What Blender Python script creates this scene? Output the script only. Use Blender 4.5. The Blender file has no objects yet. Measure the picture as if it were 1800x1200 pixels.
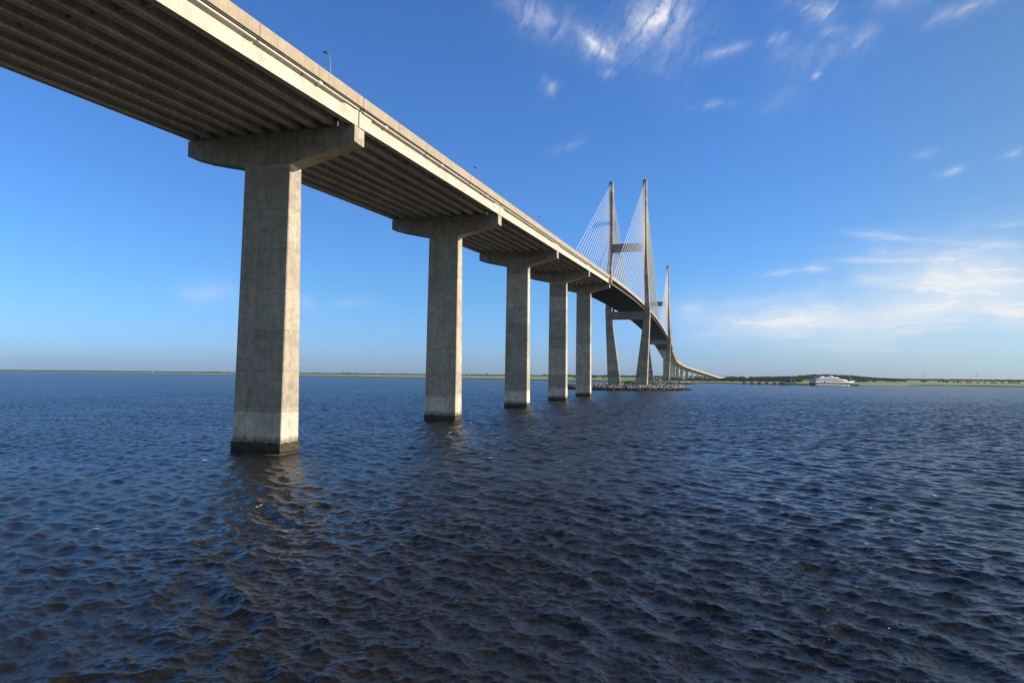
import bpy, math, random
import numpy as np
from mathutils import Vector, Matrix
R = math.radians
random.seed(7)
rng = np.random.default_rng(11)
scene = bpy.context.scene
COL = scene.collection

# ------------------------------------------------------------------ camera
cam_data = bpy.data.cameras.new('camera')
cam = bpy.data.objects.new('camera', cam_data)
COL.objects.link(cam)
cam_data.sensor_width = 36.0
cam_data.lens = 36.0 * 1171.94 / 1800.0
cam_data.clip_start = 0.5
cam_data.clip_end = 40000
CAM = Vector((47.33, 0.0, 8.96))
FW = Vector((-0.26739851, 0.96230321, 0.0497048))
RT = Vector((0.96357906, 0.26723682, 0.00999406))
UP = Vector((0.00366563, -0.0505669, 0.99871395))
cam.matrix_world = Matrix(((RT.x, UP.x, -FW.x, CAM.x), (RT.y, UP.y, -FW.y, CAM.y), (RT.z, UP.z, -FW.z, CAM.z), (0, 0, 0, 1)))
scene.camera = cam

# ------------------------------------------------------------------ sky, sun, exposure
SUN_EL = R(19.0)
SUN_AZ = R(77.0)          # compass azimuth measured from +Y towards +X
scene.view_settings.view_transform = 'Standard'
scene.view_settings.look = 'None'
scene.view_settings.exposure = 0.35
scene.view_settings.gamma = 1.0
world = bpy.data.worlds.new('World')
scene.world = world
world.use_nodes = True

class NT:
    """small helper to write node trees"""
    def __init__(s, tree):
        s.t = tree; s.n = tree.nodes; s.l = tree.links
    def new(s, kind, **kw):
        nd = s.n.new(kind)
        for k, v in kw.items():
            setattr(nd, k, v)
        return nd
    def put(s, sock, v):
        if isinstance(v, bpy.types.NodeSocket): s.l.new(v, sock)
        elif v is not None: sock.default_value = v
    def math(s, op, a, b=None, c=None, clamp=False):
        nd = s.new('ShaderNodeMath', operation=op); nd.use_clamp = clamp
        s.put(nd.inputs[0], a)
        if b is not None: s.put(nd.inputs[1], b)
        if c is not None: s.put(nd.inputs[2], c)
        return nd.outputs[0]
    def mix(s, f, a, b, blend='MIX'):
        nd = s.new('ShaderNodeMix', data_type='RGBA', blend_type=blend)
        s.put(nd.inputs['Factor'], f); s.put(nd.inputs[6], a); s.put(nd.inputs[7], b)
        return nd.outputs[2]
    def ramp(s, f, stops):
        nd = s.new('ShaderNodeMapRange', interpolation_type='SMOOTHSTEP')
        s.put(nd.inputs[0], f)
        for i, v in enumerate(stops): nd.inputs[i + 1].default_value = v
        return nd.outputs[0]
    def noise(s, vec, scale, detail=3.0, rough=0.55, dist=0.0):
        nd = s.new('ShaderNodeTexNoise')
        s.put(nd.inputs['Vector'], vec)
        nd.inputs['Scale'].default_value = scale; nd.inputs['Detail'].default_value = detail
        nd.inputs['Roughness'].default_value = rough; nd.inputs['Distortion'].default_value = dist
        return nd.outputs[0]
    def scalev(s, vec, x, y, z, loc=(0, 0, 0)):
        nd = s.new('ShaderNodeMapping')
        s.put(nd.inputs[0], vec); nd.inputs['Scale'].default_value = (x, y, z); nd.inputs['Location'].default_value = loc
        return nd.outputs[0]

w = NT(world.node_tree)
w.n.clear()
w_out = w.new('ShaderNodeOutputWorld')
bg = w.new('ShaderNodeBackground')
bg.inputs['Strength'].default_value = 0.11
sky = w.new('ShaderNodeTexSky', sky_type='NISHITA')
sky.sun_disc = False
sky.sun_elevation = SUN_EL
sky.sun_rotation = SUN_AZ
sky.altitude = 0
sky.air_density = 1.0
sky.dust_density = 0.6
sky.ozone_density = 2.2
hs = w.new('ShaderNodeHueSaturation')
hs.inputs['Saturation'].default_value = 1.0
hs.inputs['Value'].default_value = 1.0
w.l.new(sky.outputs[0], hs.inputs['Color'])
# deep polarised blue away from the sun, paler towards it
tc = w.new('ShaderNodeTexCoord')
sx = w.new('ShaderNodeSeparateXYZ'); w.l.new(tc.outputs['Generated'], sx.inputs[0])
az = w.math('ARCTAN2', sx.outputs[0], sx.outputs[1])
tint = w.mix(w.ramp(az, (0.0, 0.55, 0.0, 1.0)), (0.46, 0.86, 1.44, 1), (0.54, 0.74, 0.92, 1))
# a band of milky humid air just above the horizon
tint = w.mix(w.ramp(sx.outputs[2], (0.0, 0.13, 1.0, 0.0)), tint, w.mix(w.ramp(az, (-0.15, 0.3, 0.0, 1.0)), (0.50, 0.86, 1.80, 1), (0.50, 0.79, 1.36, 1)))
# unseen sky behind and overhead: neutral tint added to take blue off shaded faces
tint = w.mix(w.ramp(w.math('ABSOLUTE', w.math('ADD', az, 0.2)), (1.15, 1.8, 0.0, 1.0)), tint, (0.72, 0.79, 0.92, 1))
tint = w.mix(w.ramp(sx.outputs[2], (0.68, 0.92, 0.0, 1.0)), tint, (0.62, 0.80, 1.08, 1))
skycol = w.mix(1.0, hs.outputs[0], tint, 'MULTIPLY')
# cirrus: each wisp is (azimuth, elevation, slope, half length, half width, strength), in radians on the sky
WISPS = [(-0.0582, 0.4901, 0.591, 0.0555, 0.0176, 0.75), (-0.0436, 0.4984, 0.535, 0.0255, 0.0121, 0.8), (-0.1452, 0.4624, -0.597, 0.0299, 0.0057, 0.95), (-0.1263, 0.4643, -1.358, 0.0147, 0.0049, 0.5), (-0.1288, 0.4285, -0.192, 0.0103, 0.0044, 0.5), (-0.2411, 0.5104, -0.331, 0.0566, 0.0122, 0.35), (-0.1647, 0.4783, -0.76, 0.0239, 0.007, 0.35), (-0.2153, 0.4144, -1.188, 0.0141, 0.0059, 0.45), (0.0386, 0.4412, 0.154, 0.0338, 0.0049, 0.5), (0.1137, 0.4468, 0.46, 0.0126, 0.0054, 0.5), (0.156, 0.4817, -0.534, 0.0335, 0.0115, 0.4), (0.1774, 0.4682, 1.067, 0.0149, 0.0058, 0.6), (0.1806, 0.4448, 0.058, 0.0193, 0.0046, 0.3), (0.2169, 0.4272, 0.558, 0.0241, 0.0065, 0.55), (0.162, 0.3958, 0.335, 0.0071, 0.0041, 0.5), (0.2661, 0.4672, 0.032, 0.032, 0.0086, 0.35), (0.334, 0.4375, 0.144, 0.0411, 0.0054, 0.4), (0.0231, 0.3774, 0.03, 0.0278, 0.0037, 0.3), (0.3166, 0.2575, 0.181, 0.0163, 0.0027, 0.5), (0.3788, 0.2672, 0.199, 0.0136, 0.0026, 0.5), (0.291, 0.2827, 0.065, 0.018, 0.0041, 0.25), (0.2315, 0.1868, -0.201, 0.0397, 0.0037, 0.45), (0.334, 0.167, -0.178, 0.0729, 0.0048, 0.35), (0.3727, 0.1845, 0.027, 0.0177, 0.002, 0.4), (0.2343, 0.1541, -0.073, 0.0489, 0.003, 0.55), (0.3449, 0.1375, -0.19, 0.0721, 0.0069, 0.35), (0.1607, 0.1472, -0.076, 0.0193, 0.0031, 0.65), (0.1136, 0.1445, 0.067, 0.0275, 0.0031, 0.45), (0.229, 0.1307, -0.06, 0.0246, 0.0052, 0.5), (0.2974, 0.1281, -0.165, 0.0337, 0.0086, 0.6), (0.3559, 0.1194, -0.003, 0.0588, 0.0096, 0.5), (0.1046, 0.0983, 0.125, 0.0156, 0.0024, 0.5), (-0.008, 0.0971, -0.261, 0.0288, 0.0082, 0.35), (0.1474, 0.0807, 0.092, 0.1001, 0.014, 0.5), (0.2875, 0.0927, 0.18, 0.0564, 0.0101, 0.5), (0.3719, 0.0834, -0.292, 0.0426, 0.015, 0.4), (0.0774, 0.0614, 0.033, 0.0716, 0.008, 0.3), (-0.0041, 0.0564, 0.073, 0.0318, 0.0066, 0.2), (-0.7017, 0.1085, 0.08, 0.0388, 0.0093, 0.3), (-0.5707, 0.0996, -0.542, 0.0185, 0.0073, 0.22), (-0.507, 0.102, 0.099, 0.0323, 0.0041, 0.18), (-0.1875, 0.3357, 0.295, 0.0254, 0.0039, 0.18), (0.114, 0.3745, 0.356, 0.0373, 0.0085, 0.15), (0.133, 0.0756, -0.043, 0.1725, 0.0204, 0.5), (0.3302, 0.1223, -0.087, 0.1049, 0.0252, 0.6), (0.2812, 0.0876, 0.008, 0.1487, 0.0218, 0.52), (0.2679, 0.0387, 0.047, 0.1576, 0.0117, 0.14), (-0.0437, 0.4762, 0.06, 0.0664, 0.0272, 0.22), (0.1514, 0.4179, -0.044, 0.0532, 0.0148, 0.16), (-0.2104, 0.4935, -0.337, 0.0611, 0.0152, 0.22), (-0.1581, 0.4622, -0.765, 0.0269, 0.0113, 0.25), (0.2949, 0.1569, -0.141, 0.0978, 0.0085, 0.22)]
el = w.math('ARCSINE', sx.outputs[2])
ce = w.math('COSINE', el)
# turbulent wobble shared by all wisps
wob1 = w.math('SUBTRACT', w.noise(tc.outputs['Generated'], 14, 5, 0.62), 0.5)
wob2 = w.math('SUBTRACT', w.noise(w.scalev(tc.outputs['Generated'], 1, 1, 1, (5.3, 1.7, 9.1)), 17, 5, 0.62), 0.5)
wob3 = w.math('SUBTRACT', w.noise(w.scalev(tc.outputs['Generated'], 1, 1, 1, (3.3, 4.7, 2.1)), 60, 4, 0.6), 0.5)
# fibres: fine streaks, slanting high up and level near the horizon
hx = w.math('MULTIPLY', az, ce)
cU, sU = math.cos(0.95), math.sin(0.95)
fa = w.math('MULTIPLY_ADD', el, sU, w.math('MULTIPLY', hx, cU))
fb_ = w.math('MULTIPLY_ADD', el, cU, w.math('MULTIPLY', hx, -sU))
fa = w.math('MULTIPLY_ADD', wob2, 0.05, fa); fb_ = w.math('MULTIPLY_ADD', wob1, 0.045, fb_)
cx1 = w.new('ShaderNodeCombineXYZ'); w.put(cx1.inputs[0], w.math('MULTIPLY', fa, 16)); w.put(cx1.inputs[1], w.math('MULTIPLY', fb_, 62))
cx2 = w.new('ShaderNodeCombineXYZ'); w.put(cx2.inputs[0], w.math('MULTIPLY', w.math('MULTIPLY_ADD', wob2, 0.10, hx), 7)); w.put(cx2.inputs[1], w.math('MULTIPLY', w.math('MULTIPLY_ADD', wob1, 0.035, el), 75))
f_hi = w.noise(cx1.outputs[0], 1.0, 7, 0.62, 0.7)
f_lo = w.noise(cx2.outputs[0], 1.0, 6, 0.58, 0.5)
lowm = w.ramp(el, (0.19, 0.24, 1.0, 0.0))
fm = w.new('ShaderNodeMix', data_type='FLOAT'); w.put(fm.inputs[0], lowm); w.put(fm.inputs[2], f_hi); w.put(fm.inputs[3], f_lo)
fine = fm.outputs[0]
total = None
for (a0, e0, an, L, W_, st) in WISPS:
    da = w.math('MULTIPLY', w.math('SUBTRACT', az, a0), ce)
    de = w.math('SUBTRACT', el, e0)
    c_, s_ = math.cos(an), math.sin(an)
    u = w.math('MULTIPLY_ADD', de, s_, w.math('MULTIPLY', da, c_))
    v = w.math('MULTIPLY_ADD', de, c_, w.math('MULTIPLY', da, -s_))
    low = e0 < 0.2
    W_ = W_ * (1.35 if low else 1.25); k = W_ * (1.3 if low else 3.0)
    v = w.math('MULTIPLY_ADD', wob1, k, v)
    v = w.math('MULTIPLY_ADD', wob3, k * 0.55, v)
    u = w.math('MULTIPLY_ADD', wob2, min(L, 0.05) * 1.5, u)
    uu = w.math('POWER', w.math('ABSOLUTE', w.math('DIVIDE', u, L * 0.85)), 2.0)
    vv = w.math('POWER', w.math('ABSOLUTE', w.math('DIVIDE', v, W_)), 1.25)
    g = w.math('POWER', 2.718, w.math('MULTIPLY', w.math('ADD', uu, vv), -1.0))
    g = w.math('MULTIPLY', g, st * ((1.5 if W_ > 0.02 else 0.95) if low else 0.72))
    total = g if total is None else w.math('MAXIMUM', total, w.math('MULTIPLY_ADD', total, 0.35, g)) if False else w.math('ADD', w.math('MAXIMUM', total, g), w.math('MULTIPLY', w.math('MINIMUM', total, g), 0.5))
shred = w.ramp(fine, (0.28, 0.70, 0.12, 1.35))
shred = w.math('MAXIMUM', shred, w.math('MULTIPLY', lowm, 0.8))
# low veil of thin cirrostratus towards the sun side
cl = w.math('MULTIPLY', total, shred, clamp=True)
cl = w.math('MULTIPLY', cl, 0.92)
cloudcol = w.new('ShaderNodeRGB'); cloudcol.outputs[0].default_value = (6.5, 6.5, 6.6, 1)
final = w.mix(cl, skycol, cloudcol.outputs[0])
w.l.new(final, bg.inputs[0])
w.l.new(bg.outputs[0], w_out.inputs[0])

sun_data = bpy.data.lights.new('sun', 'SUN')
sun_data.energy = 4.6
sun_data.angle = R(0.55)
sun_data.color = (1.0, 0.89, 0.72)
sun = bpy.data.objects.new('sun', sun_data)
COL.objects.link(sun)
sd = Vector((math.sin(SUN_AZ) * math.cos(SUN_EL), math.cos(SUN_AZ) * math.cos(SUN_EL), math.sin(SUN_EL)))
sun.rotation_euler = sd.to_track_quat('Z', 'Y').to_euler()
sun.location = (300, 100, 200)

# ------------------------------------------------------------------ helpers
def tag(o, label=None, cat=None, group=None, kind=None):
    if label: o['label'] = label
    if cat: o['category'] = cat
    if group: o['group'] = group
    if kind: o['kind'] = kind
    return o

def empty(name, loc, rz=0.0):
    o = bpy.data.objects.new(name, None)
    COL.objects.link(o); o.location = loc; o.rotation_euler = (0, 0, rz)
    o.empty_display_size = 2
    return o

class MB:
    """collects shapes into one mesh"""
    def __init__(s): s.v = []; s.f = []
    def add(s, verts, faces):
        b = len(s.v); s.v += [tuple(p) for p in verts]
        s.f += [tuple(b + i for i in f) for f in faces]
        return s
    def box(s, x0, x1, y0, y1, z0, z1):
        return s.add([(x0, y0, z0), (x1, y0, z0), (x1, y1, z0), (x0, y1, z0), (x0, y0, z1), (x1, y0, z1), (x1, y1, z1), (x0, y1, z1)],
                     [(3, 2, 1, 0), (4, 5, 6, 7), (0, 1, 5, 4), (1, 2, 6, 5), (2, 3, 7, 6), (3, 0, 4, 7)])
    def loft(s, rings, cap=True, closed=True):
        n = len(rings[0]); b = len(s.v)
        for r in rings: s.v += [tuple(p) for p in r]
        for i in range(len(rings) - 1):
            for j in range(n if closed else n - 1):
                k = (j + 1) % n
                s.f.append((b + i * n + j, b + i * n + k, b + (i + 1) * n + k, b + (i + 1) * n + j))
        if cap:
            s.f.append(tuple(b + j for j in reversed(range(n))))
            s.f.append(tuple(b + (len(rings) - 1) * n + j for j in range(n)))
        return s
    def prism_y(s, prof, ys, shear=0.0, z0=0.0):
        """profile of (x, z) swept along y; z rises by shear per metre"""
        return s.loft([[(x, y, z + z0 + shear * y) for x, z in prof] for y in ys])
    def tube(s, a, b, r0, r1=None, n=8):
        a = Vector(a); b = Vector(b); r1 = r0 if r1 is None else r1
        d = (b - a).normalized(); t = Vector((0, 0, 1)) if abs(d.z) < .9 else Vector((1, 0, 0))
        p = d.cross(t).normalized(); q = d.cross(p)
        rr = []
        for c, r in ((a, r0), (b, r1)):
            rr.append([c + (p * math.cos(2 * math.pi * i / n) + q * math.sin(2 * math.pi * i / n)) * r for i in range(n)])
        return s.loft(rr)
    def build(s, name, mat, parent=None, smooth=False):
        me = bpy.data.meshes.new(name)
        me.from_pydata(s.v, [], s.f)
        me.update()
        import bmesh
        bm = bmesh.new(); bm.from_mesh(me)
        bmesh.ops.recalc_face_normals(bm, faces=bm.faces)
        bm.to_mesh(me); bm.free()
        if smooth: me.polygons.foreach_set('use_smooth', [True] * len(me.polygons))
        if mat: me.materials.append(mat)
        o = bpy.data.objects.new(name, me); COL.objects.link(o)
        if parent: o.parent = parent
        return o

def copy_tree(o, parent=None):
    c = o.copy(); COL.objects.link(c)
    if parent: c.parent = parent
    for ch in list(o.children): copy_tree(ch, c)
    return c

def nobj(me_name, verts, faces, mat, parent=None, smooth=False):
    """fast mesh from numpy arrays (faces all the same size)"""
    me = bpy.data.meshes.new(me_name)
    verts = np.asarray(verts, dtype=np.float32); faces = np.asarray(faces, dtype=np.int32)
    nf, k = faces.shape
    me.vertices.add(len(verts)); me.vertices.foreach_set('co', verts.ravel())
    me.loops.add(nf * k); me.loops.foreach_set('vertex_index', faces.ravel())
    me.polygons.add(nf)
    me.polygons.foreach_set('loop_start', np.arange(0, nf * k, k, dtype=np.int32))
    me.polygons.foreach_set('loop_total', np.full(nf, k, dtype=np.int32))
    if smooth: me.polygons.foreach_set('use_smooth', np.ones(nf, dtype=bool))
    me.update(calc_edges=True)
    if mat: me.materials.append(mat)
    o = bpy.data.objects.new(me_name, me); COL.objects.link(o)
    if parent: o.parent = parent
    return o

# ------------------------------------------------------------------ materials
def mat(name):
    m = bpy.data.materials.new(name); m.use_nodes = True
    t = NT(m.node_tree)
    p = [n for n in t.n if n.type == 'BSDF_PRINCIPLED'][0]
    return m, t, p

def simple(name, col, rough=0.6, metal=0.0, var=0.12, scale=3.0):
    m, t, p = mat(name)
    co = t.new('ShaderNodeTexCoord')
    n = t.noise(co.outputs['Object'], scale, 4, 0.6)
    f = t.ramp(n, (0.3, 0.7, 1 - var, 1 + var))
    c = t.mix(1.0, (*col, 1), (1, 1, 1, 1), 'MULTIPLY')
    vm = t.new('ShaderNodeVectorMath', operation='SCALE')
    t.put(vm.inputs[0], c); t.put(vm.inputs['Scale'], f)
    t.l.new(vm.outputs[0], p.inputs['Base Color'])
    p.inputs['Roughness'].default_value = rough; p.inputs['Metallic'].default_value = metal
    return m

def concrete(name, col, lift=0.0, stain=0.35, low=0.0, rough=0.85, streak=0.25, seam_y=0.0, blot=1.0, board=0.0):
    """weathered concrete: lift joints every `lift` m in z, rain streaks, blotches, paler band above the water when low > 0"""
    m, t, p = mat(name)
    co = t.new('ShaderNodeTexCoord')
    oi = t.new('ShaderNodeObjectInfo')
    off = t.new('ShaderNodeVectorMath', operation='SCALE')
    off.inputs[0].default_value = (37.0, 71.0, 13.0); t.l.new(oi.outputs['Random'], off.inputs['Scale'])
    ad = t.new('ShaderNodeVectorMath', operation='ADD')
    t.l.new(co.outputs['Object'], ad.inputs[0]); t.l.new(off.outputs[0], ad.inputs[1])
    V = ad.outputs[0]
    sep = t.new('ShaderNodeSeparateXYZ'); t.l.new(co.outputs['Object'], sep.inputs[0])
    z = sep.outputs[2]
    big = t.noise(V, 0.22, 4, 0.6)
    mid = t.noise(V, 1.1, 6, 0.66, 0.4)
    fin = t.noise(V, 9.0, 4, 0.7)
    stv = t.noise(t.scalev(V, 3.2, 3.2, 0.10), 1.0, 5, 0.62)
    v = t.ramp(big, (0.3, 0.7, 1 - 0.14 * blot, 1 + 0.14 * blot))
    v = t.math('MULTIPLY', v, t.ramp(mid, (0.28, 0.72, 1 - stain * 0.6, 1 + stain * 0.35)))
    v = t.math('MULTIPLY', v, t.ramp(fin, (0.25, 0.75, 0.93, 1.06)))
    v = t.math('MULTIPLY', v, t.ramp(stv, (0.3, 0.62, 1 - streak, 1.05)))
    # pale patches of fresher surface with ragged edges
    pp = t.noise(t.scalev(V, 0.55, 0.55, 0.4, (4, 8, 2)), 1.0, 7, 0.7, 0.3)
    v = t.math('MULTIPLY', v, t.ramp(pp, (0.575, 0.60, 1.0, 1.0 + 0.45 * stain)))
    # isolated dark blotches and thin cracks
    rp = t.noise(t.scalev(V, 0.8, 0.8, 2.6, (1, 6, 3)), 0.8, 6, 0.75, 1.2)
    cr = t.ramp(t.math('ABSOLUTE', t.math('SUBTRACT', rp, 0.5)), (0.002, 0.007, 1.0, 0.0))
    crm = t.ramp(t.noise(V, 0.33, 3, 0.6), (0.54, 0.62, 0.0, stain * 1.1))
    v = t.math('MULTIPLY', v, t.math('SUBTRACT', 1.0, t.math('MULTIPLY', cr, crm)))
    sp = t.noise(t.scalev(V, 1, 1, 1, (9, 3, 7)), 1.7, 5, 0.7, 0.6)
    v = t.math('MULTIPLY', v, t.ramp(sp, (0.66, 0.74, 1.0, 1 - stain)))
    if lift > 0:
        zz = t.math('DIVIDE', z, lift)
        fl = t.math('FLOOR', zz); fr = t.math('FRACT', zz)
        wn = t.new('ShaderNodeTexWhiteNoise', noise_dimensions='2D')
        cb = t.new('ShaderNodeCombineXYZ'); t.put(cb.inputs[0], fl); t.put(cb.inputs[1], oi.outputs['Random'])
        t.l.new(cb.outputs[0], wn.inputs['Vector'])
        v = t.math('MULTIPLY', v, t.ramp(wn.outputs[0], (0, 1, 0.80, 1.16)))
        wz = t.math('MULTIPLY_ADD', t.math('SUBTRACT', mid, 0.5), 0.02, fr)
        ed = t.math('ABSOLUTE', t.math('SUBTRACT', wz, 0.5))
        line = t.ramp(ed, (0.490, 0.497, 0.0, 1.0))
        lmask = t.ramp(t.noise(V, 0.9, 4, 0.7), (0.38, 0.62, 0.05, 0.65))
        v = t.math('MULTIPLY', v, t.math('SUBTRACT', 1.0, t.math('MULTIPLY', line, lmask)))
        # form panel joints and tie holes
        xf = t.math('FRACT', t.math('ADD', t.math('DIVIDE', sep.outputs[0], 1.52), 0.5))
        vl = t.ramp(t.math('ABSOLUTE', t.math('SUBTRACT', xf, 0.5)), (0.482, 0.496, 0.0, 0.28))
        vm2 = t.ramp(t.noise(V, 0.6, 3, 0.7), (0.4, 0.62, 0.0, 1.0))
        v = t.math('MULTIPLY', v, t.math('SUBTRACT', 1.0, t.math('MULTIPLY', vl, vm2)))
        zt = t.math('FRACT', t.math('DIVIDE', z, 1.22))
        dx = t.math('MULTIPLY', t.math('SUBTRACT', xf, 0.5), 1.52)
        dz = t.math('MULTIPLY', t.math('SUBTRACT', zt, 0.5), 1.22)
        dd = t.math('SQRT', t.math('ADD', t.math('POWER', dx, 2.0), t.math('POWER', dz, 2.0)))
        sn = t.new('ShaderNodeSeparateXYZ'); t.l.new(co.outputs['Normal'], sn.inputs[0])
        hole = t.math('MULTIPLY', t.ramp(dd, (0.05, 0.09, 0.5, 0.0)), t.ramp(t.math('ABSOLUTE', sn.outputs[1]), (0.5, 0.9, 0.0, 1.0)))
        v = t.math('MULTIPLY', v, t.math('SUBTRACT', 1.0, t.math('MULTIPLY', hole, t.ramp(big, (0.42, 0.55, 0, 1)))))
    if board > 0:
        bl = t.math('FRACT', t.math('DIVIDE', sep.outputs[1], board))
        bm_ = t.ramp(t.math('ABSOLUTE', t.math('SUBTRACT', bl, 0.5)), (0.493, 0.498, 0.0, 0.75))
        v = t.math('MULTIPLY', v, t.math('SUBTRACT', 1.0, bm_))
    base = (*col, 1)
    if low > 0:
        wl = t.ramp(t.math('MULTIPLY_ADD', t.math('SUBTRACT', big, 0.5), 1.2, z), (low - 0.15, low + 0.15, 1.24, 1.0))
        v = t.math('MULTIPLY', v, wl)
        # drips that run down the pale band, damp foot
        dr = t.noise(t.scalev(V, 2.6, 2.6, 0.18, (2, 5, 1)), 1.0, 4, 0.6)
        dm = t.math('MULTIPLY', t.ramp(dr, (0.56, 0.66, 0.0, 0.6)), t.ramp(z, (low, low + 0.8, 1.0, 0.0)))
        v = t.math('MULTIPLY', v, t.math('SUBTRACT', 1.0, dm))
        v = t.math('MULTIPLY', v, t.ramp(t.math('MULTIPLY_ADD', t.math('SUBTRACT', mid, 0.5), 0.8, z), (1.35, 2.1, 0.42, 1.0)))
    warm = t.mix(t.ramp(t.noise(V, 0.5, 4, 0.6), (0.4, 0.7, 0, 0.3)), base, (col[0] * 1.02, col[1] * 0.92, col[2] * 0.76, 1))
    vm = t.new('ShaderNodeVectorMath', operation='SCALE')
    t.put(vm.inputs[0], warm); t.put(vm.inputs['Scale'], v)
    t.l.new(vm.outputs[0], p.inputs['Base Color'])
    p.inputs['Roughness'].default_value = rough
    bp_ = t.new('ShaderNodeBump'); bp_.inputs['Strength'].default_value = 0.35; bp_.inputs['Distance'].default_value = 0.03
    t.put(bp_.inputs['Height'], mid); t.l.new(bp_.outputs[0], p.inputs['Normal'])
    return m

M = {}
M['pier'] = concrete('pier_concrete', (0.53, 0.45, 0.345), lift=4.57, stain=0.36, low=4.9, streak=0.13)
M['cap'] = concrete('cap_concrete', (0.45, 0.385, 0.30), stain=0.5, streak=0.3)
M['girder'] = concrete('girder_concrete', (0.56, 0.52, 0.43), stain=0.15, streak=0.14, blot=0.6)
M['inner_girder'] = concrete('inner_girder_concrete', (0.56, 0.51, 0.425), stain=0.3, streak=0.22)
M['slab'] = concrete('slab_concrete', (0.17, 0.155, 0.13), stain=0.4, streak=0.2)  # tone lowered to paint shade into the recesses between the girders
M['parapet'] = concrete('parapet_concrete', (0.42, 0.345, 0.245), stain=0.2, streak=0.10, blot=0.5, board=9.14)
M['pylon'] = concrete('pylon_concrete', (0.42, 0.35, 0.26), lift=4.0, stain=0.3, streak=0.3)
M['barnacle'] = None
M['cable'] = simple('white_cable_sheath', (0.78, 0.78, 0.76), 0.45, var=0.04)
M['steel'] = simple('galvanised_steel', (0.42, 0.43, 0.44), 0.45, 0.6)
M['dark'] = simple('dark_metal', (0.05, 0.05, 0.055), 0.5)
M['pipe'] = simple('white_pipe', (0.72, 0.70, 0.64), 0.5)
M['asphalt'] = simple('road_concrete', (0.22, 0.21, 0.2), 0.9)
M['rock'] = None
M['wood'] = simple('dark_timber', (0.07, 0.055, 0.045), 0.85, var=0.4, scale=1.0)
M['dockdeck'] = simple('weathered_planks', (0.26, 0.22, 0.19), 0.85, var=0.25)
M['roof'] = simple('grey_shingle', (0.13, 0.12, 0.125), 0.85, var=0.2)
M['paint'] = simple('white_paint', (0.88, 0.88, 0.88), 0.35, var=0.04, scale=0.4)
M['glass'] = simple('dark_window', (0.02, 0.022, 0.028), 0.12)
M['redlight'] = simple('red_lamp_glass', (0.6, 0.03, 0.02), 0.3)

def make_barnacle():
    m, t, p = mat('barnacle_crust')
    co = t.new('ShaderNodeTexCoord')
    n = t.noise(co.outputs['Object'], 3.5, 6, 0.75, 0.3)
    n2 = t.noise(co.outputs['Object'], 11, 5, 0.7)
    c = t.mix(t.ramp(n, (0.4, 0.7, 0, 1)), (0.03, 0.024, 0.015, 1), (0.13, 0.095, 0.045, 1))
    c = t.mix(t.ramp(n2, (0.60, 0.70, 0, 0.8)), c, (0.34, 0.27, 0.16, 1))
    sp_ = t.new('ShaderNodeSeparateXYZ'); t.l.new(co.outputs['Object'], sp_.inputs[0])
    c = t.mix(t.ramp(sp_.outputs[2], (0.15, 0.5, 0.85, 0.0)), c, (0.012, 0.014, 0.006, 1))
    t.l.new(c, p.inputs['Base Color']); p.inputs['Roughness'].default_value = 0.8
    b = t.new('ShaderNodeBump'); b.inputs['Distance'].default_value = 0.1; t.put(b.inputs['Height'], n2)
    t.l.new(b.outputs[0], p.inputs['Normal'])
    return m
M['barnacle'] = make_barnacle()

def make_rock():
    m, t, p = mat('riprap_rock')
    g = t.new('ShaderNodeNewGeometry')
    co = t.new('ShaderNodeTexCoord')
    c = t.mix(g.outputs['Random Per Island'], (0.10, 0.092, 0.082, 1), (0.42, 0.385, 0.335, 1))
    sep = t.new('ShaderNodeSeparateXYZ'); t.l.new(co.outputs['Object'], sep.inputs[0])
    n = t.noise(co.outputs['Object'], 0.8, 5, 0.7)
    wet = t.ramp(t.math('MULTIPLY_ADD', n, 1.2, sep.outputs[2]), (1.9, 2.6, 1.0, 0.0))
    c = t.mix(wet, c, (0.03, 0.024, 0.016, 1))
    t.l.new(c, p.inputs['Base Color']); p.inputs['Roughness'].default_value = 0.85
    return m
M['rock'] = make_rock()

def make_marsh():
    m, t, p = mat('marsh_grass')
    co = t.new('ShaderNodeTexCoord')
    V = co.outputs['Object']
    n = t.noise(t.scalev(V, 1, 0.35, 1), 0.012, 6, 0.65, 0.5)
    n2 = t.noise(V, 0.12, 5, 0.7)
    sep = t.new('ShaderNodeSeparateXYZ'); t.l.new(V, sep.inputs[0])
    up = t.ramp(sep.outputs[2], (0.95, 1.13, 0.0, 1.0))
    f = t.math('MULTIPLY', t.ramp(n, (0.32, 0.64, 0.12, 0.85)), up)
    c = t.mix(f, (0.21, 0.30, 0.04, 1), (0.42, 0.36, 0.13, 1))
    c = t.mix(t.ramp(n2, (0.35, 0.7, 0.0, 0.45)), c, (0.13, 0.19, 0.035, 1))
    c = t.mix(t.ramp(sep.outputs[2], (0.2, 0.55, 1.0, 0.0)), c, (0.05, 0.055, 0.02, 1))
    t.l.new(c, p.inputs['Base Color']); p.inputs['Roughness'].default_value = 0.95
    b = t.new('ShaderNodeBump'); b.inputs['Distance'].default_value = 0.6; b.inputs['Strength'].default_value = 0.8
    t.put(b.inputs['Height'], t.noise(V, 0.9, 4, 0.7)); t.l.new(b.outputs[0], p.inputs['Normal'])
    return m
M['marsh'] = make_marsh()
M['bank'] = simple('marsh_bank', (0.06, 0.075, 0.02), 0.9, var=0.4, scale=0.3)

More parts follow.
